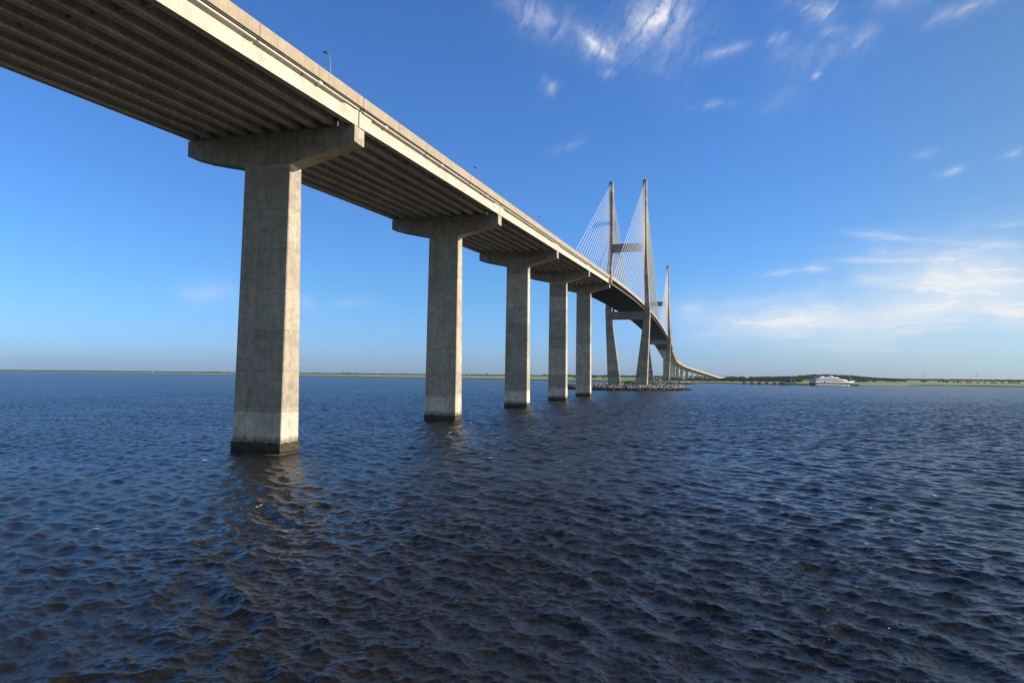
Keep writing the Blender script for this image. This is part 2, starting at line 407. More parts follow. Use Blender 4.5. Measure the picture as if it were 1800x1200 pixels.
def make_leaf(name, a, b):
    m, t, p = mat(name)
    g = t.new('ShaderNodeNewGeometry')
    oi = t.new('ShaderNodeObjectInfo')
    c = t.mix(g.outputs['Random Per Island'], (*a, 1), (*b, 1))
    c = t.mix(t.math('MULTIPLY', oi.outputs['Random'], 0.4), c, (b[0] * 1.2, b[1] * 1.05, b[2], 1))
    t.l.new(c, p.inputs['Base Color']); p.inputs['Roughness'].default_value = 0.8
    return m
M['leaf'] = make_leaf('foliage', (0.022, 0.042, 0.014), (0.085, 0.12, 0.032))
M['leafdark'] = make_leaf('dark_foliage', (0.018, 0.032, 0.015), (0.05, 0.075, 0.028))
M['bark'] = simple('bark', (0.09, 0.07, 0.05), 0.9, var=0.3)

def make_water():
    m, t, p = mat('river_water')
    co = t.new('ShaderNodeTexCoord')
    at = t.new('ShaderNodeAttribute', attribute_name='foam')
    lo = t.new('ShaderNodeAttribute', attribute_name='lod')
    V = co.outputs['Object']
    fn = t.noise(V, 5.0, 6, 0.75)
    fo = t.math('MULTIPLY', at.outputs['Fac'], t.ramp(fn, (0.46, 0.56, 0.0, 1.0)), clamp=True)
    # scattered small whitecaps out on the open river
    wc = t.ramp(t.noise(t.scalev(V, 0.9, 0.5, 1), 1.1, 2, 0.5), (0.715, 0.75, 0.0, 1.0))
    wg = t.ramp(t.noise(V, 0.03, 3, 0.6), (0.42, 0.54, 0.0, 1.0))
    fo = t.math('MAXIMUM', fo, t.math('MULTIPLY', t.math('MULTIPLY', wc, wg), t.ramp(lo.outputs['Fac'], (0.42, 0.6, 0.0, 0.8))))
    murk = t.noise(V, 0.02, 4, 0.6)
    body = t.mix(murk, (0.0125, 0.0108, 0.0070, 1), (0.025, 0.0205, 0.0135, 1))
    c = t.mix(fo, body, (0.62, 0.62, 0.60, 1))
    t.l.new(c, p.inputs['Base Color'])
    r = t.math('MULTIPLY_ADD', lo.outputs['Fac'], 0.34, 0.015)
    r = t.math('MULTIPLY_ADD', fo, 0.6, r, clamp=True)
    t.put(p.inputs['Roughness'], r)
    p.inputs['IOR'].default_value = 1.333
    # small ripples
    W1 = t.new('ShaderNodeMapping'); t.l.new(V, W1.inputs[0]); W1.inputs['Rotation'].default_value = (0, 0, 0.9); W1.inputs['Scale'].default_value = (1.0, 0.45, 1.0)
    n1 = t.noise(W1.outputs[0], 7.0, 3, 0.6, 0.7)
    n2 = t.noise(W1.outputs[0], 20.0, 3, 0.65, 0.6)
    h = t.math('MULTIPLY_ADD', n2, 0.36, n1)
    gust = t.ramp(t.noise(V, 0.045, 4, 0.6), (0.38, 0.62, 0.45, 1.3))
    h = t.math('MULTIPLY', h, gust)
    n0 = t.noise(W1.outputs[0], 0.9, 3, 0.6, 0.4)
    h = t.math('MULTIPLY_ADD', t.math('MULTIPLY', n0, lo.outputs['Fac']), 9.0, h)
    b = t.new('ShaderNodeBump'); b.inputs['Strength'].default_value = 1.0; b.inputs['Distance'].default_value = 0.055
    t.put(b.inputs['Height'], h); t.l.new(b.outputs[0], p.inputs['Normal'])
    return m
M['water'] = make_water()

# ------------------------------------------------------------------ water
def wave_tile(L, N, lo, hi, amp, wdir, seed, spread=2.0):
    """FFT sea tile: returns low-pass versions (cutoffs) of height, choppy dx, dy, plus the lost slope variance"""
    g = np.random.default_rng(seed)
    k1 = np.fft.fftfreq(N, L / N) * 2 * np.pi
    kx, ky = np.meshgrid(k1, k1, indexing='ij')
    k = np.hypot(kx, ky); k[0, 0] = 1
    kp = 2 * np.pi / PEAK
    P = np.exp(-1.1 * (kp / k) ** 2) / k ** (3.9 if hi > 2 else 3.55)
    cosf = (kx * math.cos(wdir) + ky * math.sin(wdir)) / k
    P *= np.where(cosf > 0, np.abs(cosf) ** spread, 0.06 * np.abs(cosf) ** 2) + 0.018
    lam = 2 * np.pi / k
    P *= np.clip((lam - lo) / (0.15 * lo), 0, 1) * np.clip((hi - lam) / (0.15 * hi), 0, 1)
    P[0, 0] = 0
    H = (g.normal(size=(N, N)) + 1j * g.normal(size=(N, N))) * np.sqrt(P) / L
    out = []
    for c in CUTS:
        F = H * np.exp(-(c / lam) ** 2 * 1.2)
        h = np.fft.ifft2(F).real * N * N
        dx = np.fft.ifft2(1j * kx / k * F).real * N * N
        dy = np.fft.ifft2(1j * ky / k * F).real * N * N
        sx_ = np.fft.ifft2(1j * kx * F).real * N * N
        out.append((h * amp, dx * amp, dy * amp, float(np.mean(sx_ ** 2)) * amp * amp))
    return out
PEAK = 2.3
CUTS = [0.0, 0.2, 0.5, 1.1, 2.6, 7.0, 40.0]
WD = math.radians(-128)      # waves run towards the viewer and a little to the left
tileA = wave_tile(131.0, 1024, 1.1, 40, 1.0, WD, 3, 4.0)
tileB = wave_tile(31.0, 1024, 0.12, 1.1, 1.0, WD + 0.2, 5, 2.2)
MSS_A, MSS_B = 0.0120, 0.033      # slope variance of the chop and of the short waves
AMP = 1.0
def _norm(tl, target):
    g = math.sqrt(target / tl[0][3])
    return [(a * g, b_ * g, c_ * g, m_ * g * g) for a, b_, c_, m_ in tl]
tileA = _norm(tileA, MSS_A); tileB = _norm(tileB, MSS_B)
print('Hs chop', 4 * np.std(tileA[0][0]), 'short', 4 * np.std(tileB[0][0]))
def samp(arr, L, x, y, ang):
    N = arr.shape[0]
    c, s = math.cos(ang), math.sin(ang)
    u = (x * c + y * s) / L * N; v = (-x * s + y * c) / L * N
    iu = np.floor(u).astype(np.int64); iv = np.floor(v).astype(np.int64)
    fu = (u - iu).astype(np.float32); fv = (v - iv).astype(np.float32)
    i0 = iu % N; i1 = (iu + 1) % N; j0 = iv % N; j1 = (iv + 1) % N
    return (arr[i0, j0] * (1 - fu) * (1 - fv) + arr[i1, j0] * fu * (1 - fv) + arr[i0, j1] * (1 - fu) * fv + arr[i1, j1] * fu * fv)

def build_water():
    # rings round a point under the viewer, close together nearby and wide apart far off
    rs = [0.5]
    while rs[-1] < 8200:
        r = rs[-1]
        if r < 12: d = 1.2
        else:
            d = max(0.045, r * r / 5975 * 0.40)
            if r < 200: d = min(d, 0.26)
            elif r < 900: d = min(d, 0.26 * (r / 200) ** 1.6)
        rs.append(r + d)
    rs = np.array(rs)
    cen = -0.271
    inn = np.arange(-R(50), R(50), R(0.075))
    outr = np.linspace(R(50), 2 * math.pi - R(50), 120)[:-1]
    th = np.concatenate([inn, outr]) + cen
    nt = len(th); nr = len(rs)
    print('water grid', nr, nt, nr * nt)
    T, RR = np.meshgrid(th, rs)
    X = CAM.x + np.sin(T) * RR; Y = np.cos(T) * RR
    dr = np.gradient(rs)
    dth = np.gradient(np.concatenate([th, ]))
    spacing = np.maximum(dr[:, None] * 0.8, np.abs(dth)[None, :] * RR)
    lod = np.clip(np.interp(spacing.ravel(), np.array(CUTS) / 2.6, np.arange(len(CUTS))), 0, len(CUTS) - 1).reshape(spacing.shape)
    xs = X.ravel(); ys = Y.ravel(); lf = lod.ravel()
    h = np.zeros(xs.shape, np.float32); dx = h.copy(); dy = h.copy(); msl = h.copy()
    # gusts: patches of rougher and calmer water
    gust = 1.0 + 0.24 * np.sin(xs * 0.071 + 2.1 * np.sin(ys * 0.037)) * np.sin(ys * 0.083 + 1.7 * np.sin(xs * 0.029 + 1.0)) + 0.12 * np.sin(xs * 0.31 + ys * 0.17) * np.sin(ys * 0.27 - xs * 0.11)
    gust = gust.astype(np.float32)
    for tiles, L, ang, wgt in ((tileA, 131.0, 0.0, 1.0), (tileB, 31.0, 0.45, 1.0)):
        m0 = tiles[0][3]
        for i in range(len(CUTS)):
            wt = np.clip(1 - np.abs(lf - i), 0, 1)
            sel = np.nonzero(wt > 0)[0]
            if len(sel) == 0: continue
            a, b, c_, ms = tiles[i]
            if np.std(a) < 1e-5:
                msl[sel] += wt[sel] * (m0 - ms) * AMP * AMP * wgt * wgt; continue
            hx = samp(a.astype(np.float32), L, xs[sel], ys[sel], ang)
            ax = samp(b.astype(np.float32), L, xs[sel], ys[sel], ang)
            ay = samp(c_.astype(np.float32), L, xs[sel], ys[sel], ang)
            ca, sa = math.cos(ang), math.sin(ang)
            W = wt[sel] * wgt * AMP * (gust[sel] if L < 40 else 0.5 + 0.5 * gust[sel])
            h[sel] += W * hx; dx[sel] += W * (ax * ca - ay * sa); dy[sel] += W * (ax * sa + ay * ca)
            msl[sel] += wt[sel] * (m0 - ms) * AMP * AMP * wgt * wgt
    # the sheltered strip in the lee of the piers is calmer
    CH = 0.8
    X2 = (xs + CH * dx); Y2 = (ys + CH * dy)
    # crest sharpening measure for the foam
    g2 = h.reshape(nr, nt)
    Xg = X2.reshape(nr, nt); Yg = Y2.reshape(nr, nt)
    a_x = np.gradient(Xg, axis=1); a_y = np.gradient(Yg, axis=1)
    b_x = np.gradient(Xg, axis=0); b_y = np.gradient(Yg, axis=0)
    o_x = np.gradient(X, axis=1); o_y = np.gradient(Y, axis=1); p_x = np.gradient(X, axis=0); p_y = np.gradient(Y, axis=0)
    J = (a_x * b_y - a_y * b_x) / (o_x * p_y - o_y * p_x)
    sg = float(np.std(h[(RR.ravel() > 12) & (RR.ravel() < 60)]))
    foam = np.clip((0.34 - J) / 0.3, 0, 1) * np.clip((g2 / sg - 1.7) / 0.5, 0, 1)
    far = RR > 130
    gate = np.sin(X * 0.05 + 1.3 * np.sin(Y * 0.031)) * np.sin(Y * 0.043 + X * 0.017)
    foam = np.where(far, np.clip((g2 / sg - 2.35) / 0.35, 0, 1) * (gate > 0.0) * 0.9, foam)
    # wash round the pier feet
    for i in range(1, 6):
        yc = 65.82 + (i - 1) * 54.86
        qx = np.abs(X - 0.18) - 3.3; qy = np.abs(Y - yc) - 1.9
        dist = np.hypot(np.maximum(qx, 0), np.maximum(qy, 0)) + np.minimum(np.maximum(qx, qy), 0)
        foam = np.maximum(foam, np.clip(1 - dist / 0.75, 0, 1) * 0.8 * (dist > -0.5))
    verts = np.stack([X2, Y2, h], 1)
    idx = np.arange(nr * nt, dtype=np.int32).reshape(nr, nt)
    a = idx[:-1, :]; b = np.roll(idx, -1, axis=1)[:-1, :]; c = np.roll(idx, -1, axis=1)[1:, :]; d = idx[1:, :]
    faces = np.stack([a, d, c, b], -1).reshape(-1, 4)
    o = nobj('river', verts, faces, M['water'], smooth=True)
    me = o.data
    at = me.attributes.new('foam', 'FLOAT', 'POINT'); at.data.foreach_set('value', foam.ravel().astype(np.float32))
    ratio = np.sqrt(np.clip(msl, 0, None) * 2)
    print('slope lost max', float(ratio.max()), 'Hs', float(4 * np.std(h[(RR.ravel() < 60)])))
    at = me.attributes.new('lod', 'FLOAT', 'POINT'); at.data.foreach_set('value', np.clip(ratio * 2.5, 0, 1).astype(np.float32))
    tag(o, kind='structure')
build_water()

# ------------------------------------------------------------------ bridge line
OX = 0.18                       # centreline of the bridge
S = 54.86                       # pier spacing
YP = 65.82                      # first pier
Y5 = YP + 4 * S                 # anchor pier on this side
T1 = Y5 + 190.5
T2 = T1 + 381.0
Y6 = T2 + 190.5                 # anchor pier on the far side
GR = 0.0556
def ptop(s):
    """height of the parapet top along the bridge"""
    if s <= Y5: return 39.65 + GR * (s - YP)
    if s >= Y6: 
        z = 39.65 + GR * (Y5 - YP) - GR * (s - Y6)
        return max(z, 9.2 + 0.0 * s) if z > 9.2 else 9.2
    u = s - Y5
    return 39.65 + GR * 4 * S + GR * u * (1 - u / (Y6 - Y5))
def line(s):
    """plan of the bridge: straight, then a right-hand curve beyond the far anchor pier"""
    s0 = Y6 + 3.2 * S; Rc = 1317.0; s1 = Y6 + 8 * S
    if s <= s0: return (OX, s, 0.0)
    t = min(s, s1) - s0; a = t / Rc
    x = Rc * (1 - math.cos(a)); y = s0 + Rc * math.sin(a)
    if s > s1:
        x += (s - s1) * math.sin(a); y += (s - s1) * math.cos(a)
    return (OX + x, y, a)

def rect(x0, x1, y0, y1, z, c=0.12):
    """chamfered rectangle ring"""
    return [(x0 + c, y0, z), (x1 - c, y0, z), (x1, y0 + c, z), (x1, y1 - c, z), (x1 - c, y1, z), (x0 + c, y1, z), (x0, y1 - c, z), (x0, y0 + c, z)]

def column_mesh(h, wb, wt, db, dt_):
    m = MB(); n = 12; rings = []
    for i in range(n + 1):
        f = i / n; z = -1.5 + (h + 1.5) * f
        a = wb / 2 + (wt - wb) / 2 * f; b = db / 2 + (dt_ - db) / 2 * f
        rings.append(rect(-a, a, -b, b, z, 0.10))
    return m.loft(rings)

def barnacle_mesh(wb, db, seed):
    rr = np.random.default_rng(seed); m = MB(); n = 72; rings = []
    per = []
    a, b = wb / 2, db / 2
    for i in range(n):
        t = i / n * 2 * (wb + db)
        if t < wb: q = (-a + t, -b); nn = (0, -1)
        elif t < wb + db: q = (a, -b + t - wb); nn = (1, 0)
        elif t < 2 * wb + db: q = (a - (t - wb - db), b); nn = (0, 1)
        else: q = (-a, b - (t - 2 * wb - db)); nn = (-1, 0)
        per.append((q, nn))
    hz = 1.02 + 0.26 * rr.random(n)
    for k in range(9):
        ring = []
        for i, (q, nn) in enumerate(per):
            z = -1.2 + (hz[i] + 1.2) * k / 7 if k < 8 else hz[i] + 0.03
            o_ = 0.05 + 0.09 * rr.random() if k < 8 else -0.03
            corner = 0.5
            ring.append((q[0] + nn[0] * o_, q[1] + nn[1] * o_, z))
        rings.append(ring)
    return m.loft(rings, cap=False)

def cap_mesh(ct, hw=10.97, d=2.2, col=3.03, kink=True, end=1.85, mid=3.75):
    prof = [(-hw, 0), (-hw, -end)]
    if kink: prof.append((-hw + 2.1, -end - 0.62))
    prof += [(-col, -mid), (col, -mid), (hw, -end), (hw, 0)]
    m = MB()
    return m.loft([[(x, -d / 2, z + ct) for x, z in prof], [(x, d / 2, z + ct) for x, z in prof]])

PIER_LABELS = ['concrete bridge pier off to the side of the nearest one, closest to the viewer',
    'nearest concrete bridge pier, the biggest, with a dark barnacle collar at the water',
    'second nearest concrete bridge pier over the river, left of the three slim looking ones',
    'third concrete bridge pier from the viewer, with pale patches low on its shaft',
    'fourth concrete bridge pier from the viewer, left of the one beside the rock island',
    'fifth and last near pier, beside the rock island, where the cable stayed deck begins']
NEAR = []
for i in range(0, 6):
    y = YP + (i - 1) * S
    ct = ptop(y) - 3.42
    root = empty('bridge_pier', (OX, y, 0)); tag(root, PIER_LABELS[i], 'bridge pier', 'concrete piers of the bridge')
    col = column_mesh(ct - 3.72, 6.32, 6.06, 3.5, 2.2).build('column', M['pier'], root)
    if i < 5:
        cp = cap_mesh(ct).build('pier_cap', M['cap'], root)
    else:
        cp = cap_mesh(ct, hw=11.2, kink=False).build('pier_cap', M['cap'], root)
        for sgn in (-1, 1):
            m = MB()
            prof = [(-1.1, 0.003), (1.3, 0.003), (0.75, 3.05), (-0.75, 3.05)]
            x0, x1 = (10.98, 12.05) if sgn > 0 else (-12.05, -10.98)
            m.loft([[(x0, a, b + ct) for a, b in prof], [(x1, a, b + ct) for a, b in prof]])
            m.build('end_block', M['cap'], root)
    barnacle_mesh(6.36, 3.56, 20 + i).build('barnacle_band', M['barnacle'], root)
    # bearing pads under the girders
    if 0 < i < 5:
        for k in range(10):
            gx = -10.5 + k * 21.0 / 9
            for sy in (-0.62, 0.62):
                MB().box(gx - 0.28, gx + 0.28, sy - 0.22, sy + 0.22, ct + 0.003, ct + 0.145).build('bearing', M['dark'], root)
    NEAR.append(root)

# ------------------------------------------------------------------ spans of the approach
GX = [-10.5 + k * 21.0 / 9 for k in range(10)]
Z_GB, Z_GT = -3.26, -1.30       # girder bottom and top below the parapet top
Z_SB, Z_ST = -1.30, -1.03       # slab
def girder_mb(gx, L, sh):
    t = Z_GT; b = Z_GB
    half = [(0.36, b), (0.36, b + 0.28), (0.105, b + 0.46), (0.105, t - 0.30), (0.33, t - 0.14), (0.53, t - 0.13), (0.53, t - 0.003)]
    blk = [(0.36, b), (0.36, b + 0.28), (0.355, b + 0.46), (0.355, t - 0.30), (0.36, t - 0.14), (0.53, t - 0.13), (0.53, t - 0.003)]
    def ring(h, y): return [(gx + x, y, z + sh * y) for x, z in h] + [(gx - x, y, z + sh * y) for x, z in reversed(h)]
    e = 2.9; m = MB()
    ys = [(blk, 0.12), (blk, e), (half, e + 0.55)] + [(half, e + 0.55 + (L - 2 * e - 1.1) * i / 6) for i in range(1, 7)] + [(blk, L - e), (blk, L - 0.12)]
    return m.loft([ring(h, y) for h, y in ys])
PAR_PROF = [(0.0, -1.02), (0.27, -1.02), (0.27, -1.20), (0.40, -1.20), (0.40, -1.02), (0.40, 0.0), (0.18, 0.0), (0.14, -0.55), (0.0, -0.75)]
def parapet_mb(side, L, sh, base=11.02):
    m = MB(); g = 0.025
    pr = [(side * (base + x), z) for x, z in PAR_PROF]
    return m.prism_y(pr, [g, L / 3, L * 2 / 3, L - g], sh)
SPAN_LABELS = ['approach span of concrete girders at the top left, ending on the nearest pier',
    'girder span between the nearest and the second nearest bridge pier',
    'girder span between the second and the third bridge pier',
    'girder span between the third and the fourth bridge pier',
    'girder span between the fourth pier and the pier beside the rock island']
for i in range(5):
    y = YP + (i - 1) * S
    L = S
    root = empty('bridge_span', (OX, y, ptop(y))); tag(root, SPAN_LABELS[i], 'bridge span', 'girder spans of the near approach')
    for k, gx in enumerate(GX):
        girder_mb(gx, L, GR).build('girder', M['girder'] if k in (0, 9) else M['inner_girder'], root)
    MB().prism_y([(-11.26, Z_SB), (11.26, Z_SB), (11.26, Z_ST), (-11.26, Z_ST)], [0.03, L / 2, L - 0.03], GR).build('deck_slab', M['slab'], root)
    MB().prism_y([(-10.9, Z_ST + .003), (10.9, Z_ST + .003), (10.9, Z_ST + .06), (-10.9, Z_ST + .06)], [0.05, L - 0.05], GR).build('road_surface', M['asphalt'], root)
    MB().prism_y([(-0.3, Z_ST + .064), (0.3, Z_ST + .064), (0.12, Z_ST + .9), (-0.12, Z_ST + .9)], [0.05, L - 0.05], GR).build('median_barrier', M['parapet'], root)
    for sd_ in (-1, 1):
        pm = parapet_mb(sd_, L, GR)
        pa = pm.build('parapet', M['parapet'], root)
    # drain pipe slung under the overhang, with joint boxes and spouts
    pr = MB()
    px, pz = 11.05, Z_SB - 0.13
    segs = [0.35, L / 3, 2 * L / 3, L - 0.35]
    for a, b in zip(segs[:-1], segs[1:]):
        pr.tube((px, a + 0.25, pz + GR * a), (px, b - 0.1, pz + GR * b), 0.085, n=10)
    dp = pr.build('drain_pipe', M['pipe'], root)
    for a in (6.2, 24.5, 46.5):
        MB().box(px - 0.13, px + 0.15, a - 0.28, a + 0.28, pz - 0.14 + GR * a, pz + 0.129 + GR * a).build('junction_box', M['pipe'], dp)
        MB().tube((px - 0.3, a - 2.6, pz - 0.45 + GR * a), (px - 0.3, a - 2.6, Z_SB - 0.003 + GR * (a - 2.6)), 0.05, n=8).build('scupper', M['dark'], dp)
    for k in range(9):
        xa, xb = GX[k] + 0.108, GX[k + 1] - 0.108
        c = L / 2 + GR
        MB().add([(x, yy, z + GR * yy) for x, yy, z in [(xa, L / 2 - .12, Z_GB + .55), (xb, L / 2 - .12, Z_GB + .55), (xb, L / 2 + .12, Z_GB + .55), (xa, L / 2 + .12, Z_GB + .55),
                  (xa, L / 2 - .12, Z_GT - .1), (xb, L / 2 - .12, Z_GT - .1), (xb, L / 2 + .12, Z_GT - .1), (xa, L / 2 + .12, Z_GT - .1)]],
                 [(3, 2, 1, 0), (4, 5, 6, 7), (0, 1, 5, 4), (1, 2, 6, 5), (2, 3, 7, 6), (3, 0, 4, 7)]).build('diaphragm', M['inner_girder'], root)
    for yy in (1.15, L - 1.15):
        m = MB()
        for k in range(9):
            xa, xb = GX[k] + 0.37, GX[k + 1] - 0.37
            m.box(xa, xb, yy - .15, yy + .15, Z_GB + .5 + GR * yy, Z_GT - .02 + GR * yy)
        m.build('end_diaphragm', M['slab'], root)

# street lamps on the median
def lamp(s, label, grp='street lamps on the bridge median'):
    x, y, a = line(s)
    z = ptop(s) - 1.03 + 0.4
    root = empty('street_lamp', (x, y, z), -a); tag(root, label, 'street lamp', grp)
    MB().tube((0, 0, 0), (0, 0, 9.0), 0.17, 0.15, 8).build('pole', M['steel'], root)
    arm = MB()
    pts = [(0, 0, 8.8), (0.28, 0, 8.75), (0.36, 0, 9.1), (0.33, 0, 10.4), (0.20, 0, 11.2), (-0.08, 0, 11.75)]
    for p, q in zip(pts[:-1], pts[1:]): arm.tube(p, q, 0.08, n=6)
    arm.build('lamp_arm', M['steel'], root)
    MB().loft([[(-0.1, -0.10, 11.72), (-0.1, 0.10, 11.72), (-0.1, 0.10, 11.84), (-0.1, -0.10, 11.84)],
               [(-0.4, -0.17, 11.80), (-0.4, 0.17, 11.80), (-0.4, 0.17, 11.98), (-0.4, -0.17, 11.98)],
               [(-0.8, -0.13, 11.98), (-0.8, 0.13, 11.98), (-0.8, 0.13, 12.04), (-0.8, -0.13, 12.04)]]).build('lamp_head', M['dark'], root)
for k, lb in enumerate(['tall street lamp above the parapet left of the nearest pier, the biggest lamp',
                        'second street lamp from the left, above the span past the nearest pier',
                        'third street lamp from the left along the bridge parapet',
                        'fourth street lamp from the left, just left of the cable fan',
                        'fifth street lamp, seen among the stay cables of the left pylon leg']):
    lamp(76.9 + 62.2 * k, lb)

# ------------------------------------------------------------------ cable stayed part
bridge = empty('cable_stayed_bridge', (OX, T1, 0))
tag(bridge, 'cable stayed bridge with two H shaped concrete pylons and white stay cables', 'bridge')
def B(m, name, mt, parent=bridge, smooth=False):
    """geometry given along the bridge, moved to the bridge's own origin"""
    m.v = [(x, y - T1, z) for x, y, z in m.v]
    return m.build(name, mt, parent, smooth)
NS = 48
ss = [Y5 + 1.35 + (Y6 - Y5 - 2.7) * i / NS for i in range(NS + 1)]
def sweep(prof):
    return MB().loft([[(x, s, z + ptop(s)) for x, z in prof] for s in ss])
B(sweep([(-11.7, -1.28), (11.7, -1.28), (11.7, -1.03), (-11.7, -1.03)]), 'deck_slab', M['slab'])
B(sweep([(-10.9, -1.027), (10.9, -1.027), (10.9, -0.97), (-10.9, -0.97)]), 'road_surface', M['asphalt'])
B(sweep([(-0.3, -0.967), (0.3, -0.967), (0.12, -0.15), (-0.12, -0.15)]), 'median_barrier', M['parapet'])
for sg in (-1, 1):
    B(sweep([(sg * (11.25 + x), z) for x, z in [(0.0, -1.02), (0.46, -1.02), (0.46, -1.5), (0.62, -1.5), (0.62, 0.0), (0.36, 0.0), (0.3, -0.55), (0.0, -0.8)]]), 'parapet', M['parapet'])
    x = sg * 10.2
    B(sweep([(x - .3, -2.95), (x + .3, -2.95), (x + .3, -2.88), (x + .03, -2.86), (x + .03, -1.36), (x + .3, -1.34), (x + .3, -1.283), (x - .3, -1.283), (x - .3, -1.34), (x - .03, -1.36), (x - .03, -2.86), (x - .3, -2.88)]), 'edge_girder', M['slab'])
nfb = 156
fb = MB()
for k in range(nfb):
    s = Y5 + 3 + (Y6 - Y5 - 6) * k / (nfb - 1)
    z = ptop(s)
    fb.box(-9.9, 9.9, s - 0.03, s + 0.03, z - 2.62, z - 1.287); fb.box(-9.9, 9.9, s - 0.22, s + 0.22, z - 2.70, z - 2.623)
o = B(fb, 'floor_beam', M['slab']); o['kind'] = 'stuff'

def pylon(T, label, boxes, lamp_top):
    root = bpy.data.objects.new('pylon', None); COL.objects.link(root); root.parent = bridge; root.location = (0, T - T1, 0)
    root['label'] = label
    # z, inner x, outer x, depth
    st = [(0.5, 5.1, 13.55, 9.2), (3.2, 5.35, 13.6, 9.0), (20, 7.4, 14.25, 8.0), (38, 9.7, 15.0, 7.0), (54.7, 11.85, 15.65, 6.2),
          (62, 12.0, 15.15, 6.2), (75, 11.75, 14.5, 6.2), (88, 11.3, 13.9, 6.2), (99.5, 10.75, 13.35, 6.2), (120, 10.65, 13.3, 6.0), (147.6, 10.55, 13.25, 5.8)]
    for sg in (-1, 1):
        m = MB(); rings = []
        for j in range(len(st) - 1):
            a, b = st[j], st[j + 1]
            n = 4
            for q in range(n):
                f = q / n
                z, xi, xo, d = [a[e] * (1 - f) + b[e] * f for e in range(4)]
                rings.append(rect(min(sg * xi, sg * xo), max(sg * xi, sg * xo), -d / 2, d / 2, z, 0.18))
        z, xi, xo, d = st[-1]
        rings.append(rect(min(sg * xi, sg * xo), max(sg * xi, sg * xo), -d / 2, d / 2, z, 0.18))
        leg = m.loft(rings).build('leg', M['pylon'], root)
        xm = sg * 11.9
        MB().box(xm - .18, xm + .18, -1.2, -0.9, 147.603, 148.5).build('aviation_light', M['redlight'], root)
    MB().loft([rect(-10.74, 10.74, -2.2, 2.2, 97.2, .05), rect(-10.62, 10.62, -2.2, 2.2, 102.6, .05)]).build('crossbeam', M['pylon'], root)
    MB().loft([rect(-11.05, 11.05, -2.6, 2.6, 48.8, .05), rect(-11.75, 11.75, -2.6, 2.6, 54.2, .05)]).build('crossbeam', M['pylon'], root)
    m = MB()
    for bx in (-10.2, 10.2): m.box(bx - .6, bx + .6, -1.2, 1.2, 54.203, ptop(T) - 2.96)
    m.build('bearing_block', M['slab'], root)
    if lamp_top:
        m = MB(); m.tube((11.9, 0, 147.6), (11.9, 0, 155.0), 0.10, n=6); m.tube((11.0, .5, 147.6), (11.0, .5, 151.6), 0.07, n=6)
        m.tube((12.7, -1, 147.6), (12.7, -1, 149.4), 0.15, n=6)
        m.build('antenna', M['pipe'], root)
        m = MB(); m.tube((-11.4, 0, 147.6), (-11.4, 0, 149.6), 0.07, n=6); m.build('antenna', M['steel'], root)
    return root
pylon(T1, 'nearer pylon, rising from the stone island in front', 22, True)
pylon(T2, 'farther pylon, half hidden behind the nearer one', 22, False)

# stay cables: four planes, 22 each way from each pylon
cables = []
NC = 22
for T in (T1, T2):
    for sg in (-1, 1):
        for dirn in (-1, 1):
            for k in range(NC):
                f = k / (NC - 1)
                s = T + dirn * (12.5 + (184.5 - 12.5) * f)
                zt = 106.0 + (145.2 - 106.0) * f
                top = Vector((OX + sg * 11.95, T + dirn * 2.7, zt)); bot = Vector((OX + sg * 11.75, s, ptop(s) - 0.9))
                cables.append((top, bot, T, sg, dirn, k))
vis = [c for c in cables if (c[2] == T1)] + [c for c in cables if c[2] == T2]
rest = MB()
for n_, (top, bot, T, sg, dirn, k) in enumerate(vis):
    top = top - Vector((OX, 0, 0)); bot = bot - Vector((OX, 0, 0))
    if n_ < 100: m = MB()
    else: m = rest
    d = (bot - top).normalized()
    m.tube(top, bot, 0.135, n=6)
    m.tube(top, top + d * 1.7, 0.24, n=6)
    m.tube(bot - d * 1.6, bot, 0.22, n=6)
    if n_ < 100: B(m, 'stay_cable', M['cable'])
o = B(rest, 'stay_cable', M['cable']); o['kind'] = 'stuff'
# anchor brackets under the deck edge, one at the foot of each cable
anchors = []
for (top, bot, T, sg, dirn, k) in vis:
    s = bot.y; z = ptop(s)
    m = MB()
    x0, x1 = (11.12, 12.02) if sg > 0 else (-12.02, -11.12)
    m.loft([[(x0, s - .45, z - 1.284), (x1, s - .45, z - 1.284 - .22), (x1, s + .45, z - 1.284 - .22), (x0, s + .45, z - 1.284)],
            [(x0, s - .3 + dirn * .5, z - 2.3), (x1, s - .3 + dirn * .5, z - 2.15), (x1, s + .3 + dirn * .5, z - 2.15), (x0, s + .3 + dirn * .5, z - 2.3)]])
    anchors.append(m)
for m in anchors[:100]: B(m, 'cable_anchor', M['slab'])
ra = MB()
for m in anchors[100:]: ra.add(m.v, m.f)
o = B(ra, 'cable_anchor', M['slab']); o['kind'] = 'stuff'

